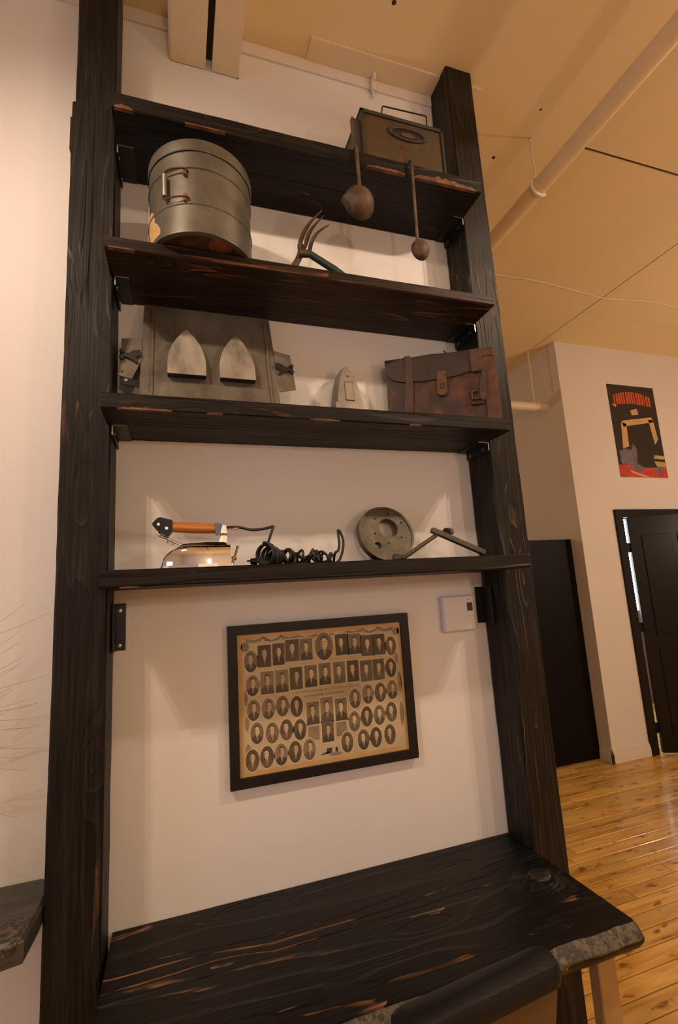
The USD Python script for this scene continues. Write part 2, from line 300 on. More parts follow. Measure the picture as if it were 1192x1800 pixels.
floor = part('floor', None, label='varnished amber pine plank floor', **struct)
obj('subfloor', cbox(-4.05, 9.05, -5.6, 7.05, -.12, -.014, .001), 'rust_dark', floor)
rng = random.Random(4); PW = .0955; y = -1.25; row = 0
while y < 2.9:
    x = -1.6 - rng.random() * 1.2
    while x < 6.8:
        ln = rng.uniform(1.3, 2.9)
        if x + ln > 6.2: ln = 7.2 - x
        obj('plank', cbox(x + .0016, x + ln - .0016, y + .0030, y + PW - .0030, -.014, rng.uniform(-.0014, 0), .0025), 'varnished_plank_%d' % rng.randrange(5), floor, smooth=False)
        x += ln
    y += PW; row += 1
Y1 = y
for nm, b in (('floorboards', (-4.0, 9, -5.55, -1.25)), ('floorboards', (-4, 9, Y1, 7)), ('floorboards', (-4.0, -2.85, -1.25, Y1)), ('floorboards', (7.2, 9, -1.25, Y1))):
    obj(nm, cbox(b[0], b[1], b[2], b[3], -.014, -.0005, .0005), 'varnished_plank_2', floor, smooth=False)

# baseboard of the far corner: stepped moulding on both faces
base = part('baseboard_far', None, label='white moulded baseboard round the far wall corner', **struct)
for (z0, z1, d) in ((0, .085, .018), (.085, .105, .013), (.105, .125, .007)):
    obj('moulding', [cbox(4.046 - d, 4.505, 1.99 - d, 1.991, z0, z1, .002), cbox(4.046 - d, 4.047, 1.99 - d, 2.13, z0, z1, .002)], 'trim_paint', base)
# cornice and ceiling boards over the shelving
t = part('trim_1', None, label='white strip moulding along the top of the shelving wall', **struct)
obj('strip', cbox(-3.95, 1.56, -.012, .001, 4.176, ZC, .002), 'trim_paint', t)
t = part('trim_2', None, label='thin cream board on the ceiling above the strip moulding', **struct)
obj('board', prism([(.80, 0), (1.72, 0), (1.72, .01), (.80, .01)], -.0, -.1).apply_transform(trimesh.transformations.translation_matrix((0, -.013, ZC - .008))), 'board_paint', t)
obj('trim_3', [cbox(1.126, 1.150, -.035, -.012, 4.15, 4.215, .003), cbox(1.131, 1.145, -.05, -.018, 4.195, ZC, .003), cbox(1.133, 1.143, -.02, -.012, 4.12, 4.17, .002)], 'trim_paint', label='small white cable clip on the strip moulding', **struct)
# boxed beam of two boards with a black slot, running out over the room
t = part('trim_4', None, label='cream boxed ceiling beam of two boards with a black slot', **struct)
def board_y(x0, x1, z0, z1, y0, y1, r=.0):
    pts = [(x0 + r, z0), (x1, z0), (x1, z1), (x0, z1), (x0, z0 + r)] if not r else [(x0 + r * (1 - math.sin(a)), z0 + r * (1 - math.cos(a))) for a in np.linspace(0, math.pi / 2, 6)][::-1] + [(x1, z0), (x1, z1), (x0, z1)]
    return prism(Polygon(pts).buffer(0), y0, y1)
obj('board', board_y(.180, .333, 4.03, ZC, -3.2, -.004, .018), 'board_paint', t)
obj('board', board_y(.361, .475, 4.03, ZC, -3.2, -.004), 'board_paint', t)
obj('slot_back', cbox(.33, .364, -3.2, -.002, 4.09, ZC, .001), 'seam_dark', t)
obj('end_gap', cbox(.470, .4775, -.004, 0, 4.03, 4.10, .0005), 'seam_dark', t)

# doorway in the far wall: casing, open leaf, hinges, and the daylit room behind it
d = part('door_1', None, label='tall black door standing ajar in a black casing below the poster', **struct)
obj('casing', [cbox(4.505, 4.600, 1.965, 2.10, 0, 2.402, .004), cbox(4.600, 5.50, 1.965, 2.10, OZ, 2.402, .004), cbox(5.50, 5.595, 1.965, 2.10, 0, 2.402, .004)], 'door_black', d)
HX, HY, TH = 4.628, 1.972, -26                        # hinge axis and opening angle
def leaf(m): return xf(m, rot((0, 0, 1), TH), (HX, HY, 0))
obj('leaf', [leaf(cbox(.008, .86, -.02, .022, .016, 2.313, .003))] + [leaf(cbox(.12 + k * .34, .40 + k * .34, -.028, -.019, z0, z1, .006)) for k in (0, 1) for z0, z1 in ((.2, 1.0), (1.12, 2.12))], 'door_black', d)
for z in (.245, 1.2, 2.0): obj('hinge', [cyl((HX - .022, HY - .002, z - .05), (HX - .022, HY - .002, z + .05), .011, 12), leaf(cbox(-.02, .03, -.004, .006, z - .045, z + .045, .001))], 'door_black', d)
w = part('window_1', None, label='bright daylit window of the room behind the black door', **struct)
for z0, z1 in ((1.235, 3.2),):
    obj('pane', cbox(4.45, 6.4, 3.40, 3.41, z0, z1, .001), 'daylight_pane', w)
obj('spandrel', cbox(4.3, 6.5, 3.41, 3.45, 0, 3.4, .002), 'brick_brown', w)
obj('mullion', [cbox(x, x + .035, 3.37, 3.412, .0, 3.3, .003) for x in (4.42, 5.4, 6.4)], 'brick_brown', w)
obj('wall_passage', [cbox(4.146, 8.9, 3.47, 3.57, 0, ZC, .001), cbox(8.0, 8.1, 2.09, 3.47, 0, ZC, .001)], 'wall_paint', **struct)
d2 = part('door_2', None, label='tall plain black door slab standing at the far wall corner behind the right post', **struct)
obj('slab', cbox(3.17, 4.040, 2.13, 2.175, .012, 2.12, .004), 'door_black_panel', d2)

# window on the far left wall (out of the picture; gives the cool daylight)
w = part('window_2', None, label='white framed window in the left wall', **struct)
obj('frame', [cbox(-4.06, -3.95, -3.0, -2.94, .85, 2.55, .004), cbox(-4.06, -3.95, -1.46, -1.4, .85, 2.55, .004), cbox(-4.06, -3.95, -2.94, -1.46, .85, .91, .004), cbox(-4.06, -3.95, -2.94, -1.46, 2.49, 2.55, .004), cbox(-4.04, -3.97, -2.23, -2.17, .91, 2.49, .004)], 'trim_paint', w)

# ------------------------------------------------------------------ built-in shelving: posts, shelves, brackets
unit = thing('shelving_unit', label='tall black-stained timber shelving unit with two posts and four shelves', cat='shelving')
PD, SD = .164, .3145
obj('post', timber(-.1473, 0, -PD, -.001, 0, 3.535, 2, seed=1), 'charred_wood_upright_left', unit, label='left post')
obj('post_extension', timber(-.139, -.003, -PD + .006, -.001, 3.537, ZC - .001, 2, seed=2), 'charred_wood_upright_left', unit, label='upper length of the left post above the joint')
obj('post', timber(1.4675, 1.612, -PD, -.001, 0, ZC - .001, 2, amp=.003, seed=3), 'charred_wood_upright_right', unit, label='right post')
shelves = [(3.4502, .0608, .001, 1.4665, 'charred_wood_shelf'), (2.8977, .042, -.0106, 1.462, 'charred_wood_shelf_brown'), (2.3629, .051, -.0109, 1.463, 'charred_wood_shelf'), (1.8214, .0515, -.0056, 1.4806, 'charred_wood_shelf')]
names = ['top shelf', 'second shelf from the top', 'third shelf from the top', 'lowest shelf']
for k, (z, th, xl, xr, m) in enumerate(shelves):
    # the board runs between the posts; its front overhangs and laps onto their faces
    front = timber(xl, xr, -SD, -PD - .002, z - th, z, 0, amp=.0016, c=.004, seed=10 + k)
    back = timber(.003, 1.4645, -PD - .004, -.001, z - th + .0006, z - .0006, 0, amp=.0008, c=.002, seed=20 + k)
    s = obj('shelf', [front, back], m, unit, label=names[k])
    rg = random.Random(60 + k)
    spots = {0: [(.01, .06, .016), (.24, .14, .003), (.93, .17, .013), (1.14, .30, .030)], 1: [(.0, .08, .003)], 2: [(.035, .16, .006), (.30, .05, .002), (.64, .11, .0025), (1.02, .05, .002)], 3: [(.05, .05, .002)]}[k]
    for (x0, ln, hgt) in spots:                      # places where the lower front arris has worn to bare wood
        n = 18; top = [(x0 + ln * i / n, z - th + .0015 + hgt * math.sin(math.pi * i / n) ** .7 * rg.uniform(.45, 1)) for i in range(n + 1)]
        bot = [(x0 + ln * i / n, z - th - .0012) for i in range(n, -1, -1)]
        obj('worn_edge', prism(Polygon(top + bot).buffer(0), -SD - .0016, -SD + .012), 'worn_wood', s, label='bare worn patch on the front edge')
def angle_bracket(x, sgn, z, lu=.050, lp=.036, nm='shelf bracket'):
    """Steel angle under a shelf: one leg under the board, one on the post."""
    a, b = sorted((x, x + sgn * lu)); t = .004
    p = obj('bracket', [cbox(a, b, -PD - .004, -.004, z - t, z - .0004, .0008), cbox(*sorted((x + sgn * .0006, x + sgn * (t + .0006))), -PD - .004, -.004, z - lp, z - .0006, .0008)], 'black_steel', unit)
    obj('bright_edge', [cbox(a, b, -PD - .0048, -PD - .0036, z - t - .0004, z - .0002, .0003), cbox(*sorted((x, x + sgn * (t + .001))), -PD - .0048, -PD - .0036, z - lp, z - .0004, .0003)], 'bright_edge_steel', p)
    for yy in (-.035, -.13): obj('screw', cyl((x + sgn * .0045, yy, z - lp * .62), (x + sgn * .007, yy, z - lp * .62), .0055, 10), 'bolt_steel', p)
for (z, th, *_r) in shelves[:3]:
    angle_bracket(.003, 1, z - th, .058 if z > 3.4 else .048); angle_bracket(1.4645, -1, z - th)
for x, sg, z0, z1 in ((.004, 1, 1.57, 1.726), (1.4635, -1, 1.556, 1.708)):   # plates screwed to the wall below the lowest shelf
    a, b = sorted((x, x + sg * .0345))
    p = obj('wall_plate', [cbox(a, b, -.007, -.0015, z0, z1, .001), cbox(*sorted((x - sg * .0005, x + sg * .005)), -.075, -.0015, z0, z1, .001)], 'black_steel', unit)
    if sg > 0:
        for z in (1.702, 1.586): obj('bolt', [lathe([(0, .006), (.003, .006), (.0032, .004), (.0062, .0035), (.007, 0)], 14).apply_transform(trimesh.transformations.rotation_matrix(math.pi / 2, (1, 0, 0))).apply_translation((.0205, -.0068, z))], 'bolt_steel', p)
obj('joint_plate', cbox(-.1545, -.1445, -.150, -.03, 3.345, 3.482, .001), 'black_steel', unit, label='black plate on the outer side of the left post')

# ------------------------------------------------------------------ desk
desk = thing('desk', label='thick black-stained timber desk top between the shelving posts', cat='desk')
def live_front(x0, x1, yb, top, seed):
    """Front board with a chamfered natural edge."""
    xs = np.linspace(x0, x1, 60); rows = []
    for x in xs:
        w = (fbm(np.array([[x * 9, seed, 0]]), 3, seed)[0] - .5) * .014
        rows.append([(x, yb, top - .067), (x, yb, top), (x, -.575 + w * .4, top), (x, -.590 + w, top - .006), (x, -.611 + w, top - .028), (x, -.609 + w, top - .040), (x, -.588 + w * .5, top - .067)])
    V = np.array(rows); n = V.shape[1]; F = []
    for i in range(len(xs) - 1):
        for j in range(n): a, b = i * n + j, i * n + (j + 1) % n; F += [[a, b, b + n], [a, b + n, a + n]]
    V = V.reshape(-1, 3)
    for j in range(1, n - 1): F += [[0, j + 1, j], [len(V) - n, len(V) - n + j, len(V) - n + j + 1]]
    m = trimesh.Trimesh(V, F, process=False); m.fix_normals(); return m
DZ = .7272
obj('desk_board', timber(.012, 1.4655, -.3055, -.002, DZ - .067, DZ, 0, amp=.001, c=.004, seed=31), 'charred_wood_desk', desk, label='rear board of the desk top')
fb = obj('desk_board', live_front(.010, 1.468, -.3095, DZ, 5), 'charred_wood_desk', desk, label='front board with a live edge')
xs = np.linspace(.25, 1.464, 70); rw = []
for x in xs:
    w = (fbm(np.array([[x * 9, 5, 0]]), 3, 5)[0] - .5) * .014; g = (fbm(np.array([[x * 30, 2, 0]]), 3, 9)[0] - .5) * .010
    rw.append([(x, -.583 + w + g, DZ + .0006), (x, -.5915 + w, DZ - .0050), (x, -.6125 + w, DZ - .0275), (x, -.6125 + w, DZ - .031 + g * .4), (x, -.607 + w, DZ - .031), (x, -.58 + w, DZ - .004)])
V = np.array(rw); n = 6; F = [[i * n + j, i * n + (j + 1) % n, (i + 1) * n + (j + 1) % n] for i in range(69) for j in range(n)] + [[i * n + j, (i + 1) * n + (j + 1) % n, (i + 1) * n + j] for i in range(69) for j in range(n)]
ed = trimesh.Trimesh(V.reshape(-1, 3), F, process=False); ed.fix_normals()
obj('bark_edge', ed, 'worn_edge_wood', fb, label='pale weathered chamfer along the front edge')
# thick knot ring on the desk top beside the right post
kn = [(0, .004), (.012, .007), (.026, .015), (.04, .020), (.052, .017), (.066, .010), (.085, .0035), (.11, .0006), (.14, -.003)]
km = lathe(kn, 40); v = np.asarray(km.vertices); v[:, 0] *= 1.15; v[:, 2] += (fbm(v * 38, 3, 3) - .5) * .022 * (np.hypot(v[:, 0], v[:, 1]) < .095); v[:, 2] = np.maximum(v[:, 2], -.004)
v = v * (.85, .85, 1) + (1.352, -.335, DZ + .0005); v[:, 2] = np.where(v[:, 0] > 1.445, DZ - .004, v[:, 2]); v[:, 0] = np.minimum(v[:, 0], 1.458); km.vertices = v
kn_ = obj('knot', km, 'charred_wood_desk', desk, label='raised knot beside the right post')
core = trimesh.creation.icosphere(3, 1.); v = np.asarray(core.vertices); v = v * (1 + .35 * (fbm(v * 2.3 + 4, 3, 8) - .5))[:, None] * (.050, .034, .014); core.vertices = v + (1.362, -.318, DZ + .012)
obj('core', core, 'knot_wood', kn_, label='rough dark heart of the knot')
obj('leg', cbox(1.347, 1.412, -.55, -.508, 0, DZ - .066, .003), 'pale_leg_wood', desk, label='pale square wooden leg under the right corner')
obj('leg', cbox(.07, .135, -.55, -.508, 0, DZ - .066, .003), 'pale_leg_wood', desk)
obj('ledger', cbox(.003, 1.4645, -.04, -.001, DZ - .13, DZ - .067, .003), 'charred_wood_shelf', desk)

# wall shelf to the left of the left post
ws = thing('wall_shelf', label='dark live-edge wooden wall shelf at left with an angled end', cat='shelf')
def slab(poly, z0, z1, bev):
    p = Polygon(poly); pts = [(q[0], q[1], z0) for q in p.buffer(-bev * .3).exterior.coords] + [(q[0], q[1], z0 + bev) for q in p.exterior.coords] + [(q[0], q[1], z1 - bev) for q in p.exterior.coords] + [(q[0], q[1], z1) for q in p.buffer(-bev).exterior.coords]
    return trimesh.convex.convex_hull(np.array(pts))
obj('shelf_board', slab([(-1.5, -.002), (-.178, -.002), (-.150, -.10), (-.150, -.18), (-.156, -.300), (-.215, -.312), (-1.5, -.305)], .866, .922, .008), 'weathered_shelf_wood', ws)
obj('bark_edge', trimesh.convex.convex_hull(np.array([(x, y_, z) for x0, q in ((-1.5, 0), (-.158, 1)) for x, y_, z in ((x0, -.20, .9235), (x0 - q * .004, -.296, .9225), (x0 - q * .02, -.309, .914), (x0 - q * .02, -.309, .895), (x0, -.20, .920))])), 'worn_edge_wood', ws, label='pale weathered strip along the front')
for x in (-1.25, -.55): obj('bracket', [cbox(x, x + .03, -.24, -.002, .858, .8662, .002), cbox(x, x + .03, -.012, -.002, .70, .866, .002)], 'black_steel', ws)

# ------------------------------------------------------------------ top shelf: tin box, ladles
Z1 = 3.4502
bx = thing('tin_box', label='rusty green metal box with a wire bail handle on the top shelf', cat='box')
X0, X1, YF, YB, ZT = .935, 1.316, -.290, -.085, 3.689
obj('body', [cbox(X0, X1, YF + .004, YB, Z1 + .001, ZT - .004, .004)], 'rusty_green_tin', bx)
obj('front_rim', [cbox(X0 - .002, X1 + .002, YF - .004, YF + .006, ZT - .014, ZT, .002), cbox(X0 - .002, X0 + .012, YF - .004, YF + .006, Z1 + .001, ZT, .002), cbox(X1 - .010, X1 + .002, YF - .004, YF + .006, Z1 + .001, ZT, .002), cbox(X0, X1, YF - .004, YF + .006, Z1 + .001, Z1 + .016, .002)], 'green_tin_edge', bx)
obj('lid', cbox(X0 - .003, X1 + .003, YF - .002, YB + .003, ZT - .004, ZT + .004, .002), 'green_tin_edge', bx)
pull = part('pull', bx, label='rusted oval recessed pull on the front')
pc, pz = 1.145, 3.622
ring = ellipse(pc, pz, .185, .074).difference(ellipse(pc, pz - .004, .150, .046))
obj('recess', prism(ellipse(pc, pz, .16, .056), YF + .0015, YF + .0045), 'iron_dark', pull)
obj('rim', prism(ring, YF - .003, YF + .004), 'iron_rim', pull)
obj('tongue', prism(ellipse(pc + .002, pz - .010, .070, .022), YF - .002, YF + .004), 'rust_dark', pull)
fl = [(-.037, .202), (-.034, .212), (-.024, .203), (-.008, .200), (-.002, .204), (-.002, .0), (-.040, .0), (-.036, .11)]
obj('side_flap', prism([(X0 + a, Z1 + .002 + b) for a, b in fl], YF + .02, YF + .034), 'dark_tin', bx, label='bent sheet flap on the left side')
obj('bail_handle', tube(np.array([(1.060, -.2, ZT), (1.083, -.2, 3.842), (1.087, -.2, 3.847), (1.300, -.2, 3.858), (1.305, -.2, 3.853), (1.296, -.2, ZT)]), .0032, 8), 'wire', bx)

def ladle(label, hx0, hz0, hx1, hz1, cx, cz, rw, rh, wid, spout):
    L = thing('ladle', label=label, cat='ladle')
    n = 28; V = []; F = []; m = 12; Y = -.338
    for shell in (1., .93):
        for i in range(m + 1):
            th = math.pi / 2 * i / m
            for j in range(n):
                a = 2 * math.pi * j / n
                sp = spout * math.exp(-((a - math.pi + math.pi * .02) / .22) ** 2) * (math.sin(th) ** 3)
                V.append((cx + (rw * math.sin(th) * shell + sp) * math.cos(a), Y + .012 - rw * .95 * math.cos(th) * shell, cz + rh * math.sin(th) * shell * math.sin(a)))
    q = (m + 1) * n
    for s in (0, q):
        for i in range(m):
            for j in range(n): a, b = s + i * n + j, s + i * n + (j + 1) % n; F += [[a, b, b + n], [a, b + n, a + n]]
    for j in range(n): a, b = m * n + j, m * n + (j + 1) % n; F += [[a, b, b + q], [a, b + q, a + q]]
    bm = trimesh.Trimesh(V, F, process=False); v = np.asarray(bm.vertices); bm.vertices = v + ((fbm(v * 30, 3, 2) - .5) * .006)[:, None]; bm.fix_normals()
    obj('bowl', bm, 'rust_iron', L, smooth=60)
    P = np.array([(hx0 + (hx1 - hx0) * t, Y + .008, hz0 + (hz1 - hz0) * t) for t in np.linspace(0, 1, 8)])
    rib = xf(trimesh.util.concatenate([tube(P, wid, 10)]), None); v = np.asarray(rib.vertices); v[:, 1] = (v[:, 1] - (Y + .008)) * .5 + Y + .008; rib.vertices = v
    hook = tube(curve([(hx0, Y + .008, hz0 - .004), (hx0, Y + .012, hz0 + .018), (hx0, -.305, Z1 + .012), (hx0, -.27, Z1 + .0045)], 14), wid * .6, 8)
    obj('handle', [rib, hook], 'rust_iron', L)
ladle('large rusty iron ladle with a pouring lip hanging from the top shelf', .885, 3.438, .886, 3.262, .878, 3.192, .061, .068, .0075, .012)
ladle('small rusty iron ladle on a long thin handle hanging from the top shelf', 1.126, 3.437, 1.119, 3.075, 1.127, 3.038, .038, .044, .0065, .0)

# ------------------------------------------------------------------ second shelf: canister, cultivator
Z2 = 2.8977
cn = thing('canister', label='large dented galvanised canister with a bail handle on the second shelf', cat='canister')
CX, CY, RR, HH = .2959, -.2186, .1775, .352
prof = [(RR - .022, .010), (RR - .018, .0), (RR, 0), (RR + .001, .004), (RR, .008), (RR, .100), (RR + .003, .103), (RR + .003, .109), (RR - .001, .112), (RR - .001, .235), (RR + .003, .238), (RR + .003, .244), (RR, .247), (RR, .305), (RR + .001, .309)]
bm = lathe(prof, 72); v = np.asarray(bm.vertices); r = np.hypot(v[:, 0], v[:, 1]); dn = (fbm(v * 7, 3, 4) - .5) * .006 * (r > .15); v[:, 0] -= dn * v[:, 0] / r; v[:, 1] -= dn * v[:, 1] / r
bm.vertices = v + (CX, CY, Z2 + .0005)
obj('body', bm, 'galvanised_steel', cn, smooth=28)
obj('bottom', lathe([(0, .011), (RR - .021, .011), (RR - .02, .010)], 48).apply_translation((CX, CY, Z2)), 'rust_dark', cn)
lid = lathe([(RR + .0035, .303), (RR + .0055, .306), (RR + .0055, .338), (RR + .003, .348), (RR - .012, .352), (RR - .05, .3525), (0, .358)], 72).apply_translation((CX, CY, Z2)); lid.fix_normals()
obj('lid', lid, 'galvanised_steel', cn, smooth=28)
def on_can(az, z, off=0.): a = math.radians(az); return np.array([CX + (RR + off) * math.sin(a), CY - (RR + off) * math.cos(a), Z2 + z])
def arc_patch(az0, az1, zf, off, t=.002, n=14):
    """A patch lying on the canister's wall; zf(t) gives (low, high)."""
    V = []; F = []
    for i in range(n + 1):
        az = az0 + (az1 - az0) * i / n; lo, hi = zf(i / n)
        for o, z in ((off, lo), (off, hi), (off - t, hi), (off - t, lo)): V.append(on_can(az, z, o))
    for i in range(n):
        for j in range(4): a, b = i * 4 + j, i * 4 + (j + 1) % 4; F += [[a, b, b + 4], [a, b + 4, a + 4]]
    m = trimesh.Trimesh(V, F, process=False); m.fix_normals(); return m
AZ = -22
obj('bail_handle', [tube(curve([on_can(AZ + 6, .226, .001), on_can(AZ + 2, .227, .012), on_can(AZ - 10, .228, .016), on_can(AZ - 18, .226, .014), on_can(AZ - 20, .218, .013)], 20), .003, 8), tube([on_can(AZ - 20, .219, .013), on_can(AZ - 19, .128, .013)], [.0045, .0045], 8), tube(curve([on_can(AZ - 19, .130, .013), on_can(AZ - 17, .122, .014), on_can(AZ - 8, .121, .015), on_can(AZ + 4, .122, .010), on_can(AZ + 7, .123, .001)], 20), .003, 8)], 'rust_dark', cn, label='rusty wire handle')
obj('grip', tube([on_can(AZ - 18, .214, .015), on_can(AZ - 17.5, .132, .015)], [.008, .008], 10), 'bright_steel', cn, label='shiny sheet grip of the handle')
for z in (.222, .124): obj('lug', [tube([on_can(AZ + 3, z + .012, .003), on_can(AZ + 3, z - .014, .003)], .006, 8), tube([on_can(AZ + 3, z, .004), on_can(AZ + 3, z - .016, .007)], .005, 8)], 'rust', cn)
obj('label_remnant', arc_patch(-78, -60, lambda t: (.055 + .02 * t, .055 + .02 * t + .07 * math.sin(math.pi * min(1, t * .8 + .2)) ** .6), .0015), 'tan_label', cn, label='torn tan paper remnant')
obj('label_remnant', arc_patch(-74, -50, lambda t: (.006 + .012 * t, .012 + .012 * t + .062 * math.sin(math.pi * min(1, t * .75 + .22)) ** .7), .0015), 'tan_label', cn, label='torn tan paper remnant')
rg = random.Random(8)
blob = Polygon([(.055 * (1 + .5 * rg.random()) * math.cos(a) * .6, .03 * (1 + .5 * rg.random()) * math.sin(a)) for a in np.linspace(0, 6.28, 14, endpoint=False)]).buffer(.003)
rm = trimesh.creation.extrude_polygon(blob, .001, engine='earcut').apply_translation((CX + .055, CY - .115, Z2 + .0092))
obj('rust_patch', rm, 'rust', cn, label='orange rust under the canister')

fk = thing('hand_cultivator', label='rusty three-pronged hand cultivator with a dark green handle on the second shelf', cat='garden tool')
FY = -.2
for P in ([(.669, FY, 3.06), (.676, FY, 3.10), (.697, FY, 3.150), (.727, FY - .005, 3.195), (.764, FY - .015, 3.236)],
          [(.676, FY, 3.05), (.691, FY, 3.075), (.703, FY - .02, 3.115), (.728, FY - .03, 3.152), (.765, FY - .035, 3.197)],
          [(.682, FY, 3.035), (.704, FY, 3.048), (.712, FY - .03, 3.078), (.738, FY - .04, 3.115), (.781, FY - .045, 3.150)]):
    c = curve(P, 24); n = len(c); obj('prong', tube(c, np.concatenate([np.linspace(.0095, .008, n // 2), np.linspace(.008, .0022, n - n // 2)]), 10), 'rust_iron', fk)
obj('head', tube(curve([(.628, FY, Z2 + .014), (.640, FY, 2.97), (.660, FY, 3.010), (.672, FY, 3.045), (.672, FY, 3.075)], 20), np.array([.024, .026, .024, .021, .017, .012] + [.012] * 30)[:len(curve([(0, 0, 0), (0, 0, 1), (0, 0, 2), (0, 0, 3), (0, 0, 4)], 20))], 14), 'rust_iron', fk)
obj('socket', tube([(.662, FY - .015, 3.026), (.700, FY - .02, 3.026)], [.016, .014], 12), 'rust_iron', fk)
obj('handle', tube(np.array([(.690, FY - .02, 3.030), (.70, FY - .02, 3.027), (.80, FY - .02, 2.975), (.875, FY - .02, 2.925), (.882, FY - .02, 2.921)]), [.009, .0135, .0145, .0150, .010], 14), 'green_handle', fk)

# ------------------------------------------------------------------ third shelf: press plate, sole plate, satchel
Z3 = 2.3629
pl = thing('press_plate', label='grey steel press plate with two arched soles leaning on the third shelf', cat='machine part')
Y0 = -.120
def lean(m):
    m = m.copy(); v = np.asarray(m.vertices).copy(); v[:, 1] += (v[:, 2] - 2.53) * .29; v[:, 2] += np.clip(v[:, 2] - 2.53, 0, .2) * .075; m.vertices = v; return m
def pobj(name, m, *a, **k): return obj(name, lean(cat_(m)), *a, **k)
pobj('plate', prism([(.085, Z3 + .001), (.577, Z3 + .001), (.572, 2.665), (.566, 2.826), (.092, 2.826), (.088, 2.665)], Y0, Y0 + .012), 'steel_plate', pl)
for x in (.124, .546): pobj('rib', cbox(x - .005, x + .005, Y0 - .007, Y0 + .001, Z3 + .001, 2.80, .002), 'steel_plate', pl)
pobj('ledge', cbox(.13, .54, Y0 - .004, Y0 + .001, Z3 + .001, 2.492, .002), 'steel_plate', pl)
def arch(cx, z0, w, h, n=14):
    L = [(cx - w / 2, z0)]; 
    for t in np.linspace(.25, 1, n): L.append((cx - w / 2 * math.cos((t - .25) / .75 * math.pi / 2) ** .8, z0 + h * (t ** 1.0) - 0))
    R = [(2 * cx - x, z) for x, z in L[::-1]]
    return Polygon(L + R[1:]).buffer(0)
for cx, z0, w, h in ((.243, 2.516, .132, .190), (.4225, 2.514, .129, .189)):
    a = arch(cx, z0, w, h)
    s = pobj('arched_sole', prism(a, Y0 - .030, Y0 + .001), 'sole_steel', pl)
    pobj('lower_edge', cbox(cx - w / 2, cx + w / 2, Y0 - .0305, Y0 - .002, z0 - .002, z0 + .0005, .0004), 'iron_dark', s)
wl_ = [(.088, 2.665), (.021, 2.655), (.016, 2.503), (.060, 2.492), (.090, 2.575)]
lw = pobj('wing', prism(wl_, Y0 - .004, Y0 + .002), 'steel_plate', pl, label='left wing plate')
wr = [(.571, 2.667), (.636, 2.652), (.644, 2.500), (.579, 2.483)]
rw_ = pobj('wing', prism(wr, Y0 - .004, Y0 + .002), 'steel_plate', pl, label='right wing plate')
for W, cx, s in ((lw, .052, 1), (rw_, .606, -1)):
    zc = 2.585
    lv = [(cx + s * .030, zc + .022), (cx + s * .012, zc + .018), (cx - s * .006, zc + .004), (cx - s * .03, zc + .012), (cx - s * .03, zc), (cx + s * .002, zc - .012), (cx + s * .022, zc - .026), (cx + s * .016, zc - .006), (cx + s * .032, zc + .004)]
    pobj('latch', prism(Polygon(lv).buffer(.003), Y0 - .013, Y0 - .004), 'iron_dark', W)
    for zz in (zc + .013, zc - .012): pobj('pin', cyl((cx - s * .028, Y0 - .004, zz), (cx - s * .028, Y0 - .018, zz), .0075, 12), 'iron_dark', W)
    for zz in (2.640, 2.520): pobj('rivet', cyl((cx - s * .024, Y0 - .003, zz - (.0 if s > 0 else .005)), (cx - s * .024, Y0 - .0055, zz - (.0 if s > 0 else .005)), .0042, 10), 'bright_steel' if zz > 2.6 or s < 0 else 'iron_dark', W)
st = pobj('strap', prism([(.030, 2.499), (.084, 2.488), (.084, 2.459), (.030, 2.470)], Y0 - .003, Y0 + .004), 'black_steel', pl)
pobj('rivet', cyl((.042, Y0 - .002, 2.484), (.042, Y0 - .006, 2.484), .006, 10), 'bolt_steel', st)

sp = thing('sole_plate', label='bright silver clothes iron sole plate standing on its heel between press plate and satchel', cat='iron part')
def sole_outline(cx, z0, w, h, k=1.): 
    L = [(cx - w / 2 * k * max(0, 1 - t ** 1.75) ** .60, z0 + h * t) for t in np.linspace(0, 1, 22)]
    return L + [(2 * cx - x, z) for x, z in L[::-1][1:]]
SY = -.10; o1 = sole_outline(.8695, Z3 + .001, .141, .281); o2 = [(.8735 + (x - .8695) * .86, Z3 + .001 + (z - Z3 - .001) * .965) for x, z in o1]
V = [(x, SY + .03, z) for x, z in o1] + [(x, SY + .002, z) for x, z in o1] + [(x, SY - .022, z) for x, z in o2]; n = len(o1); F = []
for l in range(2):
    for j in range(n): a, b = l * n + j, l * n + (j + 1) % n; F += [[a, b, b + n], [a, b + n, a + n]]
for j in range(1, n - 1): F += [[2 * n, 2 * n + j, 2 * n + j + 1], [0, j + 1, j]]
m = trimesh.Trimesh(V, F, process=False); m.fix_normals(); R2 = rot((1, 0, 0), -8)
tl = lambda q: xf(q, R2, about=(0, SY + .03, Z3))
def lift(m):
    m = tl(m); v = np.asarray(m.vertices); return m
m = lift(m); DZ3 = max(0, Z3 + .0008 - np.asarray(m.vertices)[:, 2].min()); m.apply_translation((0, 0, DZ3))
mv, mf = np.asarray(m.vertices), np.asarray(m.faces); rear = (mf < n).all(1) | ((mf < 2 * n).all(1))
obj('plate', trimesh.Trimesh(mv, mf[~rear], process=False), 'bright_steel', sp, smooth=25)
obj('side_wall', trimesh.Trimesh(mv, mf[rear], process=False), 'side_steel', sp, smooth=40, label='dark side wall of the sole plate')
pn = lift(cbox(.857, .891, SY - .0245, SY - .0213, 2.478, 2.560, .0005)); pn.apply_translation((0, 0, DZ3))
obj('name_panel', pn, 'bright_steel', sp, label='pale rectangular plate in the middle')
for b in ((.855, .893, 2.561, 2.5635), (.855, .893, 2.474, 2.478), (.855, .857, 2.474, 2.5635), (.891, .893, 2.474, 2.5635), (.868, .880, 2.588, 2.592)):
    q = lift(cbox(b[0], b[1], SY - .0235, SY - .021, b[2], b[3], .0008)); q.apply_translation((0, 0, DZ3)); obj('groove', q, 'rust_dark', sp)
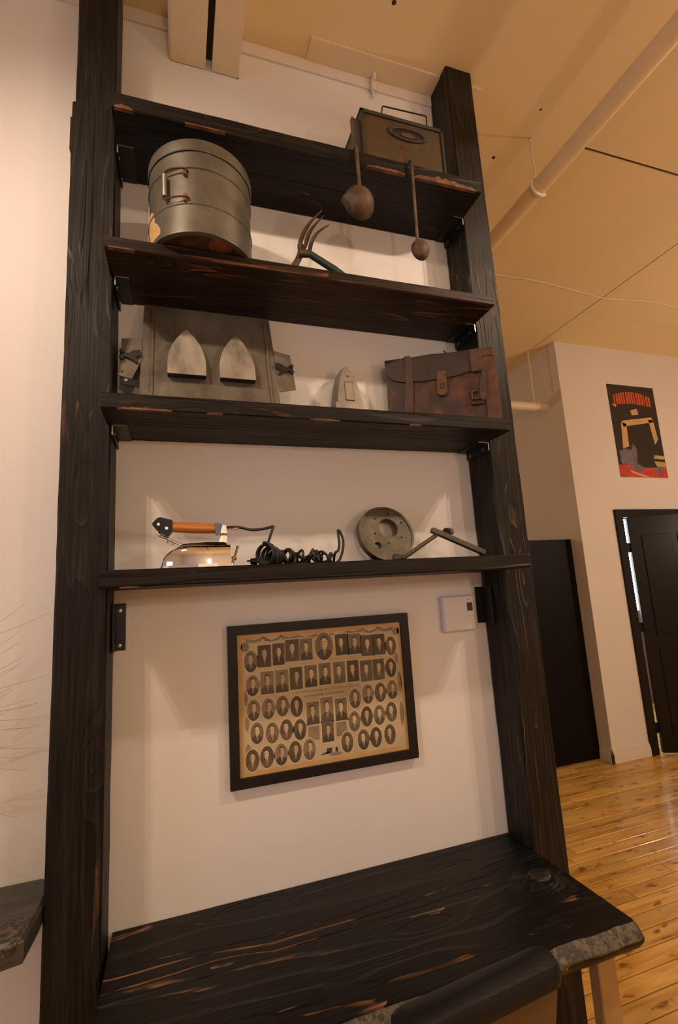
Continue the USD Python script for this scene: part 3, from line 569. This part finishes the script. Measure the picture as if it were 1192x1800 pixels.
q = lift(cbox(.812, .929, SY - .0235, SY + .002, Z3 + .001, 2.470, .004)); q.apply_translation((0, 0, DZ3)); obj('heel', q, 'bright_steel', sp)

# satchel: built in its own (u, depth, v) frame, then stood diagonally on the shelf
sa = thing('satchel', label='old brown leather satchel with two straps leaning against the right post', cat='bag')
BA = np.array([1.06, -.065, Z3 + .001]); BU = np.array([.8887, -.4585, 0]); BN = np.array([.4585, .8887, 0])
def bag(m):
    m = m.copy(); v = np.asarray(m.vertices); m.vertices = BA + v[:, :1] * BU + v[:, 1:2] * BN + v[:, 2:] * np.array([0, 0, 1.]); return m
body = [(-.006, 0), (.458, 0), (.460, .094), (.452, .25), (.452, .318), (.389, .322), (.341, .318), (.261, .318), (.194, .323), (.107, .319), (.083, .321), (.004, .319)]
obj('body', bag(prism(Polygon(body).buffer(-.004).buffer(.004), 0, .055)), 'leather', sa)
flp = [(-.001, .325), (.083, .327), (.107, .325), (.194, .330), (.261, .324), (.341, .326), (.392, .330), (.400, .312), (.392, .262), (.383, .225), (.365, .236), (.33, .228), (.289, .219), (.222, .214), (.146, .213), (.064, .220), (.026, .234), (.004, .256), (-.001, .262)]
fp = Polygon(flp)
obj('flap', [bag(prism(fp, -.007, .0)), bag(cbox(-.001, .392, -.007, .057, .316, .327, .004))], 'leather_dark', sa)
obj('shoulder', [bag(cbox(.389, .455, -.005, .058, .285, .329, .008)), bag(cbox(.398, .455, -.004, .0, .01, .29, .003))], 'leather_orange', sa, label='orange-brown worn right end')
ls = [(.083, .262), (.113, .262), (.110, .18), (.096, .004), (.052, .004), (.064, .09), (.078, .18)]
obj('strap', [bag(prism(ls, -.012, -.007)), bag(cbox(.081, .110, -.012, .06, .318, .3335, .004)), bag(cbox(.083, .110, -.011, -.006, .25, .33, .002))], 'leather_strap', sa, label='left strap hanging down the front')
rs = [(.396, .235), (.408, .228), (.404, .16), (.398, .105), (.388, .094), (.377, .104), (.378, .15), (.388, .20)]
obj('strap', [bag(prism(Polygon(rs).buffer(.001), -.022, -.017)), bag(cbox(.352, .40, -.012, -.006, .225, .325, .003)), bag(cbox(.340, .392, -.012, -.001, .083, .094, .003))], 'leather_strap', sa, label='right strap hanging loose')
bk = sbox(.343, .106, .377, .144).difference(sbox(.349, .113, .371, .138))
obj('buckle', bag(prism(bk, -.010, -.004)), 'old_clasp', sa)
lock = obj('lock', bag(prism(Polygon([(.213, .236), (.222, .246), (.232, .242), (.244, .246), (.252, .234), (.250, .213), (.247, .150), (.238, .140), (.218, .140), (.208, .150), (.211, .213)]).buffer(.001), -.0125, -.0005)), 'old_clasp', sa)
kh = sbox(.220, .168, .240, .190).difference(sbox(.224, .172, .236, .186)).union(sbox(.227, .150, .232, .166))
obj('keyhole', bag(prism(kh.buffer(.001).buffer(0) if kh.geom_type == 'Polygon' else sbox(.220, .168, .240, .190).difference(sbox(.224, .172, .236, .186)), -.0135, -.0115)), 'iron_dark', lock)
obj('carry_loop', bag(tube(curve([(.262, .02, .318), (.258, .02, .336), (.252, .02, .350), (.268, .02, .334), (.276, .02, .318)], 20), [.004] * 4 + [.0025] * 40 if False else .003, 8)), 'leather_dark', sa)
obj('rear_strap', bag(cbox(.03, .42, .053, .058, .02, .30, .002)), 'leather_dark', sa)

# ------------------------------------------------------------------ lowest shelf: electric iron, cord, disc with bar
Z4 = 1.8214
ir = thing('electric_iron', label='vintage chrome electric iron with an amber wooden handle on the lowest shelf', cat='iron')
IY = -.2
xs = np.linspace(0, 1, 34); V = []; F = []; n = 22
for t in xs:
    x = .160 + .212 * t; wdt = .052 * (1 - (1 - min(1, t / .72)) ** 2.1) ** .75 if t < .72 else .052 * (1 - .10 * ((t - .72) / .28))
    h = .018 + .060 * (1 - (1 - min(1, t / .45)) ** 2.4) ** .62 * (1 - .04 * max(0, t - .45)); wdt = max(wdt, .0015)
    for j in range(n):
        a = math.pi * j / (n - 1); ca, sa_ = math.cos(a), math.sin(a)
        V.append((x, IY + wdt * np.sign(ca) * abs(ca) ** .62, Z4 + .002 + h * abs(sa_) ** .62))
for i in range(len(xs) - 1):
    for j in range(n): a, b = i * n + j, i * n + (j + 1) % n; F += [[a, b, b + n], [a, b + n, a + n]]
for j in range(1, n - 1): F += [[0, j, j + 1], [len(V) - n, len(V) - n + j + 1, len(V) - n + j]]
hull = trimesh.Trimesh(V, F, process=False); hull.fix_normals()
obj('body', hull, 'chrome', ir, smooth=50)
so = [(x, IY + s * y) for s, L in ((1, 1), (-1, -1)) for x, y in [(.157, .0), (.18, .026), (.215, .043), (.27, .055), (.33, .056), (.376, .052)][::L]]
sm = trimesh.creation.extrude_polygon(Polygon(so).buffer(.001), .012, engine='earcut').apply_translation((0, 0, Z4 + .0008))
obj('sole', sm, 'chrome', ir)
obj('top_plate', trimesh.convex.convex_hull(np.array([(x, IY + w * s, z) for x, w, z in ((.215, .012, 1.8965), (.30, .026, 1.9005), (.362, .026, 1.9000), (.225, .010, 1.9040), (.30, .019, 1.9075), (.355, .019, 1.9060)) for s in (-1, 1)])), 'black_steel', ir)
obj('handle', tube(np.array([(.187, IY, 1.9600), (.189, IY, 1.9600), (.21, IY, 1.9596), (.256, IY, 1.9570), (.31, IY, 1.9545), (.328, IY, 1.9535), (.330, IY, 1.9535)]), [.012, .0158, .0172, .0178, .0170, .0152, .012], 22), 'amber_wood', ir, label='amber wooden grip')
gp = [(.1305, 1.970), (.140, 1.981), (.1475, 1.989), (.156, 1.9895), (.1925, 1.980), (.1925, 1.944), (.1795, 1.9275), (.150, 1.945)]
g = obj('front_grip', prism(Polygon(gp).buffer(-.003).buffer(.003), IY - .017, IY + .017), 'black_bakelite', ir, label='black moulded front of the handle')
obj('cap', prism(Polygon([(.146, 1.987), (.157, 1.9905), (.1925, 1.981), (.1925, 1.973), (.16, 1.981)]).buffer(.001), IY - .0155, IY + .0155), 'brown_bakelite', g)
for x, z in ((.1505, 1.968), (.175, 1.955)): obj('rivet', cyl((x, IY - .016, z), (x, IY - .0195, z), .0048, 14), 'bright_steel', g)
obj('ferrule', prism([(.327, 1.972), (.349, 1.968), (.343, 1.936), (.334, 1.930), (.327, 1.937)], IY - .016, IY + .016), 'blue_ferrule', ir)
bs = curve([(.1495, 1.944), (.155, 1.934), (.175, 1.924), (.205, 1.908), (.228, 1.900), (.26, 1.902)], 30)
obj('front_bracket', tube(np.array([(x, IY, z) for x, _y, z in [(q[0], 0, q[1]) for q in bs]]), .0042, 12), 'chrome', ir)
for x, z in ((.182, 1.915), (.195, 1.909)): obj('bracket_screw', cyl((x, IY, z + .002), (x - .003, IY, z - .008), .004, 10), 'chrome', ir)
obj('rear_bracket', [prism([(.340, 1.938), (.352, 1.965), (.362, 1.962), (.366, 1.935), (.347, 1.932)], IY - .011, IY + .011), prism([(.345, 1.929), (.365, 1.929), (.362, 1.902), (.338, 1.902), (.340, 1.915)], IY - .013, IY + .013)], 'chrome', ir)
obj('collar', prism([(.343, 1.937), (.3665, 1.935), (.3665, 1.928), (.345, 1.929)], IY - .014, IY + .014), 'brown_bakelite', ir)
obj('cord_sleeve', [cyl((.360, IY, 1.9525), (.395, IY + .004, 1.9520), .0022, 8), cyl((.385, IY + .003, 1.952), (.402, IY + .005, 1.9535), .0045, 10)], 'chrome', ir)
cord = curve([(.362, IY, 1.956), (.385, IY + .003, 1.9585), (.415, IY + .01, 1.9565), (.45, IY + .015, 1.9495), (.49, IY + .018, 1.9525), (.520, IY + .02, 1.9595), (.5265, IY + .02, 1.9600), (.522, IY + .02, 1.948), (.510, IY + .02, 1.915), (.503, IY + .02, 1.892)], 60)
coil = []; yc = -.185
ax = np.array([.72, .66, 0]) / np.hypot(.72, .66); sd = np.array([-ax[1], ax[0], 0])
for k in range(420):                                 # tightly wound coil lying on its side, its open end towards the room
    s = k / 419; a = math.pi / 2 + s * 2 * math.pi * 8; rr = .037 - .014 * s + .002 * math.sin(s * 31)
    coil.append(np.array([.484, -.215, Z4 + .0055 + rr]) + ax * (.082 * s) + sd * rr * math.cos(a) + np.array([0, 0, rr * math.sin(a)]))
loose = []
for k in range(900):                                 # a tangle of turns laid back and forth to the right of the coil
    s = k / 899; p = abs(((s * 3) % 2) - 1) if s * 3 < 2 else 3 - s * 3; p = 1 - p
    a = s * 2 * math.pi * 19 + .8 * math.sin(s * 29); rr = .0205 + .006 * math.sin(s * 47) - .004 * p
    xx = .548 + .182 * p + .016 * math.sin(a * .37 + 1) + .008 * math.sin(s * 83)
    loose.append((xx, -.172 + .030 * math.cos(a) + .014 * math.sin(s * 19), max(Z4 + .0055, Z4 + .0055 + rr + rr * math.sin(a + .6 * math.sin(s * 23)) + .005 * math.sin(s * 37))))
tail = curve([loose[-1], (.745, yc, 1.858), (.760, yc, 1.872), (.764, yc, 1.90), (.762, yc, 1.940), (.769, yc, 1.938), (.779, yc, 1.91), (.777, yc, 1.875), (.763, yc, 1.838), (.752, yc, Z4 + .006)], 60)
obj('cord', tube(np.vstack([cord, coil, loose, tail]), .0047, 8), 'rubber_cord', ir, smooth=True, label='black rubber cord wound into a coil')
obj('plug', [tube([(.462, yc - .02, Z4 + .018), (.440, yc - .02, Z4 + .018)], [.012, .010], 12), tube([(.440, yc - .026, Z4 + .02), (.428, yc - .026, Z4 + .02)], .002, 6), tube([(.440, yc - .014, Z4 + .02), (.428, yc - .014, Z4 + .02)], .002, 6)], 'black_bakelite', ir)
bp = thing('brass_pin', label='small brass threaded pin standing behind the heel of the chrome iron', cat='pin')
obj('shank', tube([(.381, IY + .05, Z4 + .006), (.398, IY + .05, 1.872), (.404, IY + .05, 1.893)], [.0042, .0046, .004], 10), 'brass', bp)
obj('collar', cyl((.3905, IY + .05, 1.853), (.394, IY + .05, 1.861), .0085, 12), 'brass', bp)
obj('tip', cyl((.404, IY + .05, 1.892), (.406, IY + .05, 1.899), .0056, 10), 'brass', bp)

dk = thing('steel_disc', label='round grey-brown steel disc with an off-centre hole leaning on the wall on the lowest shelf', cat='machine part')
dc = Point(0, 0).buffer(.1165, 24).difference(Point(.012, .024).buffer(.0415, 16)).difference(Point(-.046, -.050).buffer(.0145, 10))
for a in range(6):
    aa = math.radians(20 + a * 60); dc = dc.difference(Point(.012 + .066 * math.cos(aa), .024 + .066 * math.sin(aa)).buffer(.0038, 5))
dm = [prism(dc, -.013, .013), prism(Point(0, 0).buffer(.1180, 24).difference(Point(0, 0).buffer(.108, 24)), -.017, .015)]
def dput(m): m = xf(m, rot((1, 0, 0), -17)); m.apply_translation((1.003, -.062, Z4 + .1160)); return m
o = obj('disc', [dput(q) for q in dm], 'grey_brown_metal', dk)
obj('boss', dput(prism(Polygon([(.0, -.114), (.045, -.112), (.050, -.096), (.012, -.090)]), -.022, .0)), 'iron_dark', dk)
cr = thing('crank_bar', label='square wooden crank bar with a turned knob, propped beside the steel disc', cat='crank')
d0, d1 = np.array([1.128, -.215, 1.934]), np.array([1.338, -.235, 1.8375]); L = np.linalg.norm(d1 - d0); ux = (d1 - d0) / L; uz = np.cross(ux, (0, 1, 0)); uz = uz if uz[2] > 0 else -uz; uz /= np.linalg.norm(uz); uy = np.cross(uz, ux)
bar = cbox(0, L, -.012, .012, -.010, .010, .0025); bar.vertices = d0 + np.asarray(bar.vertices) @ np.array([ux, uy, uz])
obj('bar', bar, 'dark_wood_bar', cr)
obj('rod', tube([(1.148, -.212, 1.914), (1.06, -.20, 1.862), (1.020, -.195, 1.838), (1.008, -.194, Z4 + .009)], [.008, .008, .008, .007], 12), 'grey_brown_metal', cr)
kd = np.array([.80, .58, .14]); kd /= np.linalg.norm(kd); k0 = np.array([1.196, -.207, 1.925])
obj('flange', tube([k0, k0 + kd * .008], .017, 16), 'iron_dark', cr)
obj('knob', tube([k0 + kd * t for t in (.006, .014, .032, .042, .046)], [.0125, .0115, .0125, .0145, .010], 16), 'terracotta_knob', cr)

# ------------------------------------------------------------------ wall: class picture, thermostat
fr = thing('framed_picture', label='black framed sepia class composite of many small portraits on the wall', cat='picture')
FX0, FX1, FZ0, FZ1, FW = .3755, 1.0895, 1.0735, 1.6225, .0335
def rail(a, b, inner0, inner1):
    """One mitred rail of the frame."""
    return prism(Polygon([a, b, inner1, inner0]), -.026, -.003)
A, B_2, C_, D_ = (FX0, FZ0), (FX1, FZ0), (FX1, FZ1), (FX0, FZ1)
a, b, c, d_ = (FX0 + FW, FZ0 + FW), (FX1 - FW, FZ0 + FW), (FX1 - FW, FZ1 - FW), (FX0 + FW, FZ1 - FW)
for q in ((A, B_2, a, b), (B_2, C_, b, c), (C_, D_, c, d_), (D_, A, d_, a)): obj('frame_rail', rail(*q), 'frame_black', fr)
PY = -.0145
pr = obj('print', cbox(FX0 + FW - .004, FX1 - FW + .004, PY, -.004, FZ0 + FW - .004, FZ1 - FW + .004, .0005), 'aged_print', fr)
brd = sbox(a[0], a[1], c[0], c[1]).difference(sbox(a[0] + .018, a[1] + .016, c[0] - .014, c[1] - .016))
obj('print_border', flat_xz(brd, PY - .0003), 'print_border', pr)
rg = random.Random(21)
for k in range(9):                                   # drapery printed along the top and grey scrolls at the sides
    x0 = .44 + k * .065; obj('drapery', flat_xz(Polygon([(x0, 1.572 + .004 * math.sin(k)), (x0 + .03, 1.566 - .006 * (k % 2)), (x0 + .066, 1.571 + .004 * math.sin(k + 1)), (x0 + .06, 1.560 + .004 * math.cos(k)), (x0 + .03, 1.557), (x0 + .004, 1.5615)]).buffer(.001), PY - .0003), 'print_grey', pr)
for x, z, w, h in ((.437, 1.545, .030, .035), (.436, 1.37, .013, .06), (.438, 1.28, .015, .05), (.440, 1.19, .02, .045), (1.037, 1.36, .016, .08), (1.036, 1.24, .016, .09), (1.036, 1.555, .03, .03), (1.03, 1.45, .014, .05), (.76, 1.135, .05, .012)):
    obj('scroll', flat_xz(ellipse(x, z, w, h, 14), PY - .0003), 'print_grey', pr)
for x0, x1, z0, z1 in ((.659, .700, 1.193, 1.242), (.766, .806, 1.193, 1.243)): obj('grey_panel', flat_xz(sbox(x0, z0, x1, z1), PY - .0003), 'print_grey', pr)
obj('vignette', [flat_xz(Polygon([(.697, 1.137), (.735, 1.139), (.735, 1.147), (.715, 1.144)]), PY - .0003), flat_xz(sbox(.725, 1.14, .745, 1.158), PY - .0003), flat_xz(sbox(.758, 1.141, .768, 1.157), PY - .0003)], 'print_dark', pr, label='tiny dark building vignette')
for z, x0, x1, hh in ((1.366, .606, .866, .0045), (1.349, .650, .80, .0065)):   # two lines of lettering too small to read
    x = x0; ms = []
    while x < x1:
        w = rg.uniform(.003, .008); ms.append(flat_xz(sbox(x, z - hh / 2, x + w, z + hh / 2 * rg.uniform(.3, 1)), PY - .0003)); x += w + rg.choice([.0015, .002, .006])
    obj('lettering', ms, 'print_grey', pr)
PORTRAITS = [('o', .457, 1.493, .049, .076), ('r', .507, 1.507, .048, .078), ('r', .559, 1.509, .044, .078), ('r', .611, 1.518, .05, .079), ('r', .665, 1.517, .048, .079), ('o', .735, 1.522, .072, .103), ('r', .805, 1.522, .05, .079), ('r', .858, 1.52, .05, .077), ('r', .91, 1.509, .049, .079), ('r', .961, 1.509, .05, .079), ('o', 1.011, 1.499, .045, .073),
 ('o', .461, 1.409, .049, .073)] + [('r', x, z, .048, .079) for x, z in ((.514, 1.413), (.568, 1.413), (.622, 1.417), (.678, 1.419), (.733, 1.421), (.79, 1.42), (.845, 1.42), (.899, 1.415), (.952, 1.415))] + [('o', 1.004, 1.416, .047, .072)] + \
 [('o', x, z, .0475, .073) for x, z in ((.462, 1.325), (.515, 1.323), (.567, 1.326), (.619, 1.318))] + [('r', .679, 1.287, .048, .08), ('r', .734, 1.294, .049, .086), ('r', .789, 1.287, .047, .08)] + \
 [('o', x, z, .0475, .0725) for x, z in ((.847, 1.319), (.9, 1.329), (.952, 1.329), (1.003, 1.334), (.472, 1.246), (.526, 1.24), (.578, 1.243), (.628, 1.237))] + [('r', .733, 1.215, .046, .071)] + \
 [('o', x, z, .0475, .0735) for x, z in ((.839, 1.237), (.89, 1.248), (.942, 1.247), (.993, 1.252), (.453, 1.158), (.505, 1.162), (.556, 1.163), (.607, 1.164), (.66, 1.165), (.806, 1.168), (.871, 1.168), (.922, 1.169), (.98, 1.171))]
def portrait(kind, cx, cz, w, h):
    """A printed bust: pale mount, toned ground, coat, collar, face and hair, each a patch with its own tone."""
    g = rg.choice([.07, .09, .12, .17, .22]); coat = rg.choice([.055, .07, .09, .12]); face = rg.uniform(.42, .62); lean = rg.uniform(-.06, .06) * w
    win = ellipse(cx, cz, w, h) if kind == 'o' else sbox(cx - w / 2, cz - h / 2, cx + w / 2, cz + h / 2)
    fx, fz = cx + lean, cz + .13 * h; fw, fh = w * .40, h * .40
    sepia = lambda t: (t * 1.12, t * .83, t * .47)
    L = [(win.buffer(.0035), sepia(.56)), (win, sepia(g)),
         (Polygon([(cx - w * .5, cz - h * .5), (cx - w * .46, cz - h * .24), (cx - w * .15, cz - h * .10), (cx + w * .15, cz - h * .10), (cx + w * .46, cz - h * .24), (cx + w * .5, cz - h * .5)]).intersection(win), sepia(coat)),
         (Polygon([(cx - w * .10 + lean * .5, cz - h * .06), (cx + w * .12 + lean * .5, cz - h * .06), (cx + w * .02, cz - h * .38)]).intersection(win), sepia(.46)),
         (Polygon([(cx - w * .02 + lean * .3, cz - h * .12), (cx + w * .03 + lean * .3, cz - h * .12), (cx + w * .015, cz - h * .36)]).intersection(win), sepia(.04)),
         (ellipse(fx, fz + .03 * h, fw * 1.14, fh * 1.12, 16).intersection(win), sepia(.07)),
         (ellipse(fx + w * .015, fz - .02 * h, fw * .92, fh * .95, 16), sepia(face)),
         (ellipse(fx - fw * .2, fz + .02 * h, fw * .18, fh * .07, 8), sepia(.10)), (ellipse(fx + fw * .26, fz + .02 * h, fw * .18, fh * .07, 8), sepia(.10)),
         (ellipse(fx + fw * .04, fz - .10 * h, fw * .30, fh * .06, 8), sepia(.14)),
         (Polygon([(fx - fw * .5, fz - fh * .3), (fx - fw * .5, fz + fh * .3), (fx - fw * .22, fz + fh * .2), (fx - fw * .25, fz - fh * .42)]).intersection(win), sepia(face * .45))]
    V, F, T = [], [], []
    for i, (poly, tone) in enumerate(L):
        for p in getattr(poly, 'geoms', [poly]):
            if p.is_empty or p.geom_type != 'Polygon': continue
            m = flat_xz(p.simplify(.0003), PY - .0004 - .00012 * i); F.append(np.asarray(m.faces) + sum(len(q) for q in V)); V.append(np.asarray(m.vertices)); T.append(np.tile(tone, (len(m.vertices), 1)))
    o = obj('portrait', trimesh.Trimesh(np.vstack(V), np.vstack(F), process=False), 'portrait_ink', pr, smooth=False)
    UsdGeom.PrimvarsAPI(o).CreatePrimvar('tint', Sdf.ValueTypeNames.Color3fArray, 'vertex').Set(Vt.Vec3fArray.FromNumpy(np.vstack(T).astype(np.float32)))
for q in PORTRAITS: portrait(*q)

th = thing('thermostat', label='white square wall thermostat with a small dark display beside the right post', cat='thermostat')
obj('housing', cbox(1.252, 1.4015, -.030, -.001, 1.531, 1.677, .005), 'white_plastic', th)
obj('cover', cbox(1.256, 1.3975, -.033, -.029, 1.535, 1.673, .003), 'white_plastic', th)
obj('display', cbox(1.364, 1.391, -.0342, -.032, 1.612, 1.646, .001), 'lcd', th)
obj('button', [cbox(1.366 + k * .009, 1.372 + k * .009, -.0345, -.032, 1.588, 1.593, .0008) for k in range(3)], 'trim_paint', th)
obj('mark', cbox(1.366, 1.380, -.0335, -.032, 1.6585, 1.661, .0003), 'print_grey', th)

# ------------------------------------------------------------------ plant on the left shelf
gr = thing('ornamental_grass', label='wispy grey-purple ornamental grass on the left wall shelf, cut by the picture edge', cat='plant')
obj('pot', lathe([(0, 0), (.05, 0), (.058, .01), (.072, .12), (.075, .125), (.068, .125), (.06, .11), (0, .108)], 32).apply_translation((-.46, -.13, .9225)), 'pot_dark', gr)
rgg = np.random.default_rng(5); ms = []
tips = [(-.241, -.10, 1.742), (-.257, -.08, 1.661), (-.232, -.10, 1.591), (-.238, -.12, 1.567), (-.262, -.09, 1.49), (-.205, -.06, 1.44), (-.19, -.07, 1.40), (-.215, -.10, 1.46), (-.25, -.1, 1.63), (-.20, -.05, 1.37), (-.23, -.11, 1.30), (-.22, -.06, 1.25)]
for k in range(110):
    if k < len(tips): tip = np.array(tips[k])
    else: tip = np.array([-.46 + rgg.normal() * .15, -.11 + rgg.normal() * .035, rgg.uniform(1.12, 1.72)])
    tip[1] = min(tip[1], -.012); tip[0] = min(tip[0], -.175)
    b0 = np.array([-.46 + rgg.normal() * .02, -.13 + rgg.normal() * .02, 1.03]); mid = b0 * .45 + tip * .55; mid[0] -= .38 * (tip[0] - b0[0]); mid[2] += .30 * abs(tip[0] - b0[0]) + .05
    c = curve([b0, mid, tip], 16); ms.append(tube(c, np.linspace(.0012, .00035, len(c)), 4))
obj('grass_blades', ms, 'grass_blade', gr, kind='stuff')

# ------------------------------------------------------------------ far room: poster, pipes, cable
po = thing('poster', label='dark poster with an orange arched band and red base above the black door', cat='poster')
PX0, PX1, PZ0, PZ1 = 4.684, 5.365, 2.757, 3.810; YW = 1.988
obj('sheet', cbox(PX0, PX1, YW - .002, YW + .001, PZ0, PZ1, .0004), 'poster_black', po)
W, H = PX1 - PX0, PZ1 - PZ0
def pp(pts): return Polygon([(PX0 + u * W, PZ0 + v * H) for u, v in pts]).buffer(.002)
yp = YW - .0026
for k in range(15):
    u0, u1 = .10 + k * .0535, .10 + k * .0535 + (.040 if k % 4 else .028); f = lambda u: .93 - .075 * abs(2 * u - 1) ** 2
    obj('orange_bar', flat_xz(Polygon([(PX0 + u * W, PZ0 + v * H) for u, v in ((u0, .80 - .02 * abs(k - 7) / 7), (u1, .80 - .02 * abs(k - 7) / 7), (u1, f(u1)), (u0, f(u0)))]), yp), 'poster_orange', po)
obj('base_band', flat_xz(pp([(.0, .0), (1, .0), (1, .115), (.55, .10), (.3, .135), (0, .125)]), yp), 'poster_red', po)
for m, P in (('poster_cream', [(.20, .60), (.85, .66), (.88, .61), (.22, .54)]), ('poster_cream', [(.18, .58), (.28, .57), (.27, .33), (.14, .30)]), ('poster_cream', [(.78, .63), (.88, .63), (.92, .42), (.84, .36)]), ('poster_cream', [(.42, .72), (.56, .745), (.58, .685), (.44, .67)]),
             ('poster_yellow', [(.78, .24), (.99, .235), (.99, .20), (.76, .205)]), ('poster_yellow', [(.76, .175), (1.0, .165), (1.0, .115), (.80, .12)]), ('poster_cream', [(.05, .78), (.14, .775), (.12, .75)]),
             ('poster_grey', [(.05, .27), (.20, .30), (.30, .28), (.36, .36), (.42, .30), (.38, .14), (.28, .13), (.06, .14)]), ('poster_grey', [(.26, .105), (.40, .14), (.52, .10), (.46, .055), (.30, .07)]), ('poster_grey', [(.72, .10), (.84, .115), (.95, .07), (.80, .045)]), ('poster_cream', [(.20, .075), (.36, .045), (.60, .005), (.44, .012), (.26, .045)])):
    obj('shape', flat_xz(pp(P), yp - .0006 if m != 'poster_black' else yp - .0009), m, po)

def hanger(p, x, y, zt, zb): return p
pipe = thing('ceiling_pipe', label='cream painted pipe hung below the ceiling, running towards the viewer', cat='pipe')
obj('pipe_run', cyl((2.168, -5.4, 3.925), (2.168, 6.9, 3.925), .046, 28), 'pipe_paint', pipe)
h = obj('hanger', [cyl((2.150, .056, ZC), (2.150, .056, 3.975), .0055, 10), tube([(2.150 + .0, .056, 3.985), (2.122, .056, 3.955)], .007, 8), tube(curve([(2.122, .056, 3.955), (2.113, .056, 3.925), (2.130, .056, 3.885), (2.168, .056, 3.869), (2.20, .056, 3.880)], 24), .0095, 10)], 'conduit_paint', pipe)
obj('hanger', [cyl((2.150, -2.4, ZC), (2.150, -2.4, 3.97), .0055, 10), tube(curve([(2.150, -2.4, 3.985), (2.113, -2.4, 3.925), (2.168, -2.4, 3.869), (2.20, -2.4, 3.880)], 24), .0095, 10)], 'conduit_paint', pipe)
p2 = thing('wall_pipe', label='short pink-white horizontal pipe ending at the far wall corner', cat='pipe')
obj('pipe_run', cyl((1.9, 2.235, 3.587), (4.047, 2.235, 3.587), .047, 28), 'conduit_paint', p2)
obj('hanger', [cyl((3.905, 2.235, ZC), (3.905, 2.235, 3.62), .0085, 10), lathe([(.0475, -.012), (.0515, -.012), (.0515, .012), (.0475, .012)], 28).apply_transform(trimesh.transformations.rotation_matrix(math.pi / 2, (0, 1, 0))).apply_translation((3.912, 2.235, 3.587))], 'conduit_paint', p2)
cb = curve([(1.62, 1.13, ZC - .006), (2.70, 1.155, ZC - .006), (3.06, 1.148, ZC - .006), (3.48, 1.176, ZC - .006), (3.905, 1.215, ZC - .006), (4.21, 1.182, ZC - .006), (4.46, 1.155, ZC - .006), (4.79, 1.172, ZC - .006), (5.9, 1.2, ZC - .006)], 60)
obj('ceiling_cable', tube(cb, .0058, 8), 'conduit_paint', smooth=True, label='thin white cable clipped in a wavy line across the ceiling', cat='cable')

# ------------------------------------------------------------------ chair in front of the desk
ch = thing('chair', label='black leather topped chair with a brown back panel pushed up to the desk', cat='chair')
ca, cb_ = np.array([.632, -.778, 0]), np.array([1.040, -.742, 0]); uu = (cb_ - ca) / np.linalg.norm(cb_ - ca); vv = np.array([-uu[1], uu[0], 0]); CL = np.linalg.norm(cb_ - ca)
def chp(m):
    m = m.copy(); v = np.asarray(m.vertices); m.vertices = ca + v[:, :1] * uu + v[:, 1:2] * vv + v[:, 2:] * np.array([0, 0, 1.]); return m
sec = [(-.042, .806), (-.046, .826), (-.036, .848), (-.012, .860), (.018, .858), (.036, .846), (.040, .826), (.036, .808)]
rl = trimesh.convex.convex_hull(np.array([(x, a_ * s, .832 + (b_ - .832) * s) for x, s in ((.0, .80), (.012, .95), (.03, 1.), (CL - .03, 1.), (CL - .012, .95), (CL, .80)) for a_, b_ in sec]))
obj('top_roll', chp(rl), 'chair_leather', ch, label='padded black leather top roll')
bp_ = [(.012, .815), (CL - .012, .815), (CL - .030, .74), (CL - .075, .60), (CL - .105, .47), (.105, .47), (.075, .60), (.03, .74)]
obj('back_panel', chp(prism(bp_, -.034, -.006)), 'chair_panel', ch, label='brown back panel')
obj('back_pad', chp(prism(Polygon(bp_).buffer(-.006), -.006, .026)), 'chair_leather', ch)
obj('seat', chp(cbox(.0, CL, -.03, .40, .42, .48, .02)), 'chair_leather', ch)
for x in (.03, CL - .03):
    for y_ in (0., .37): obj('leg', chp(cyl((x, y_, 0), (x, y_, .43), .014, 12)), 'chair_metal', ch)
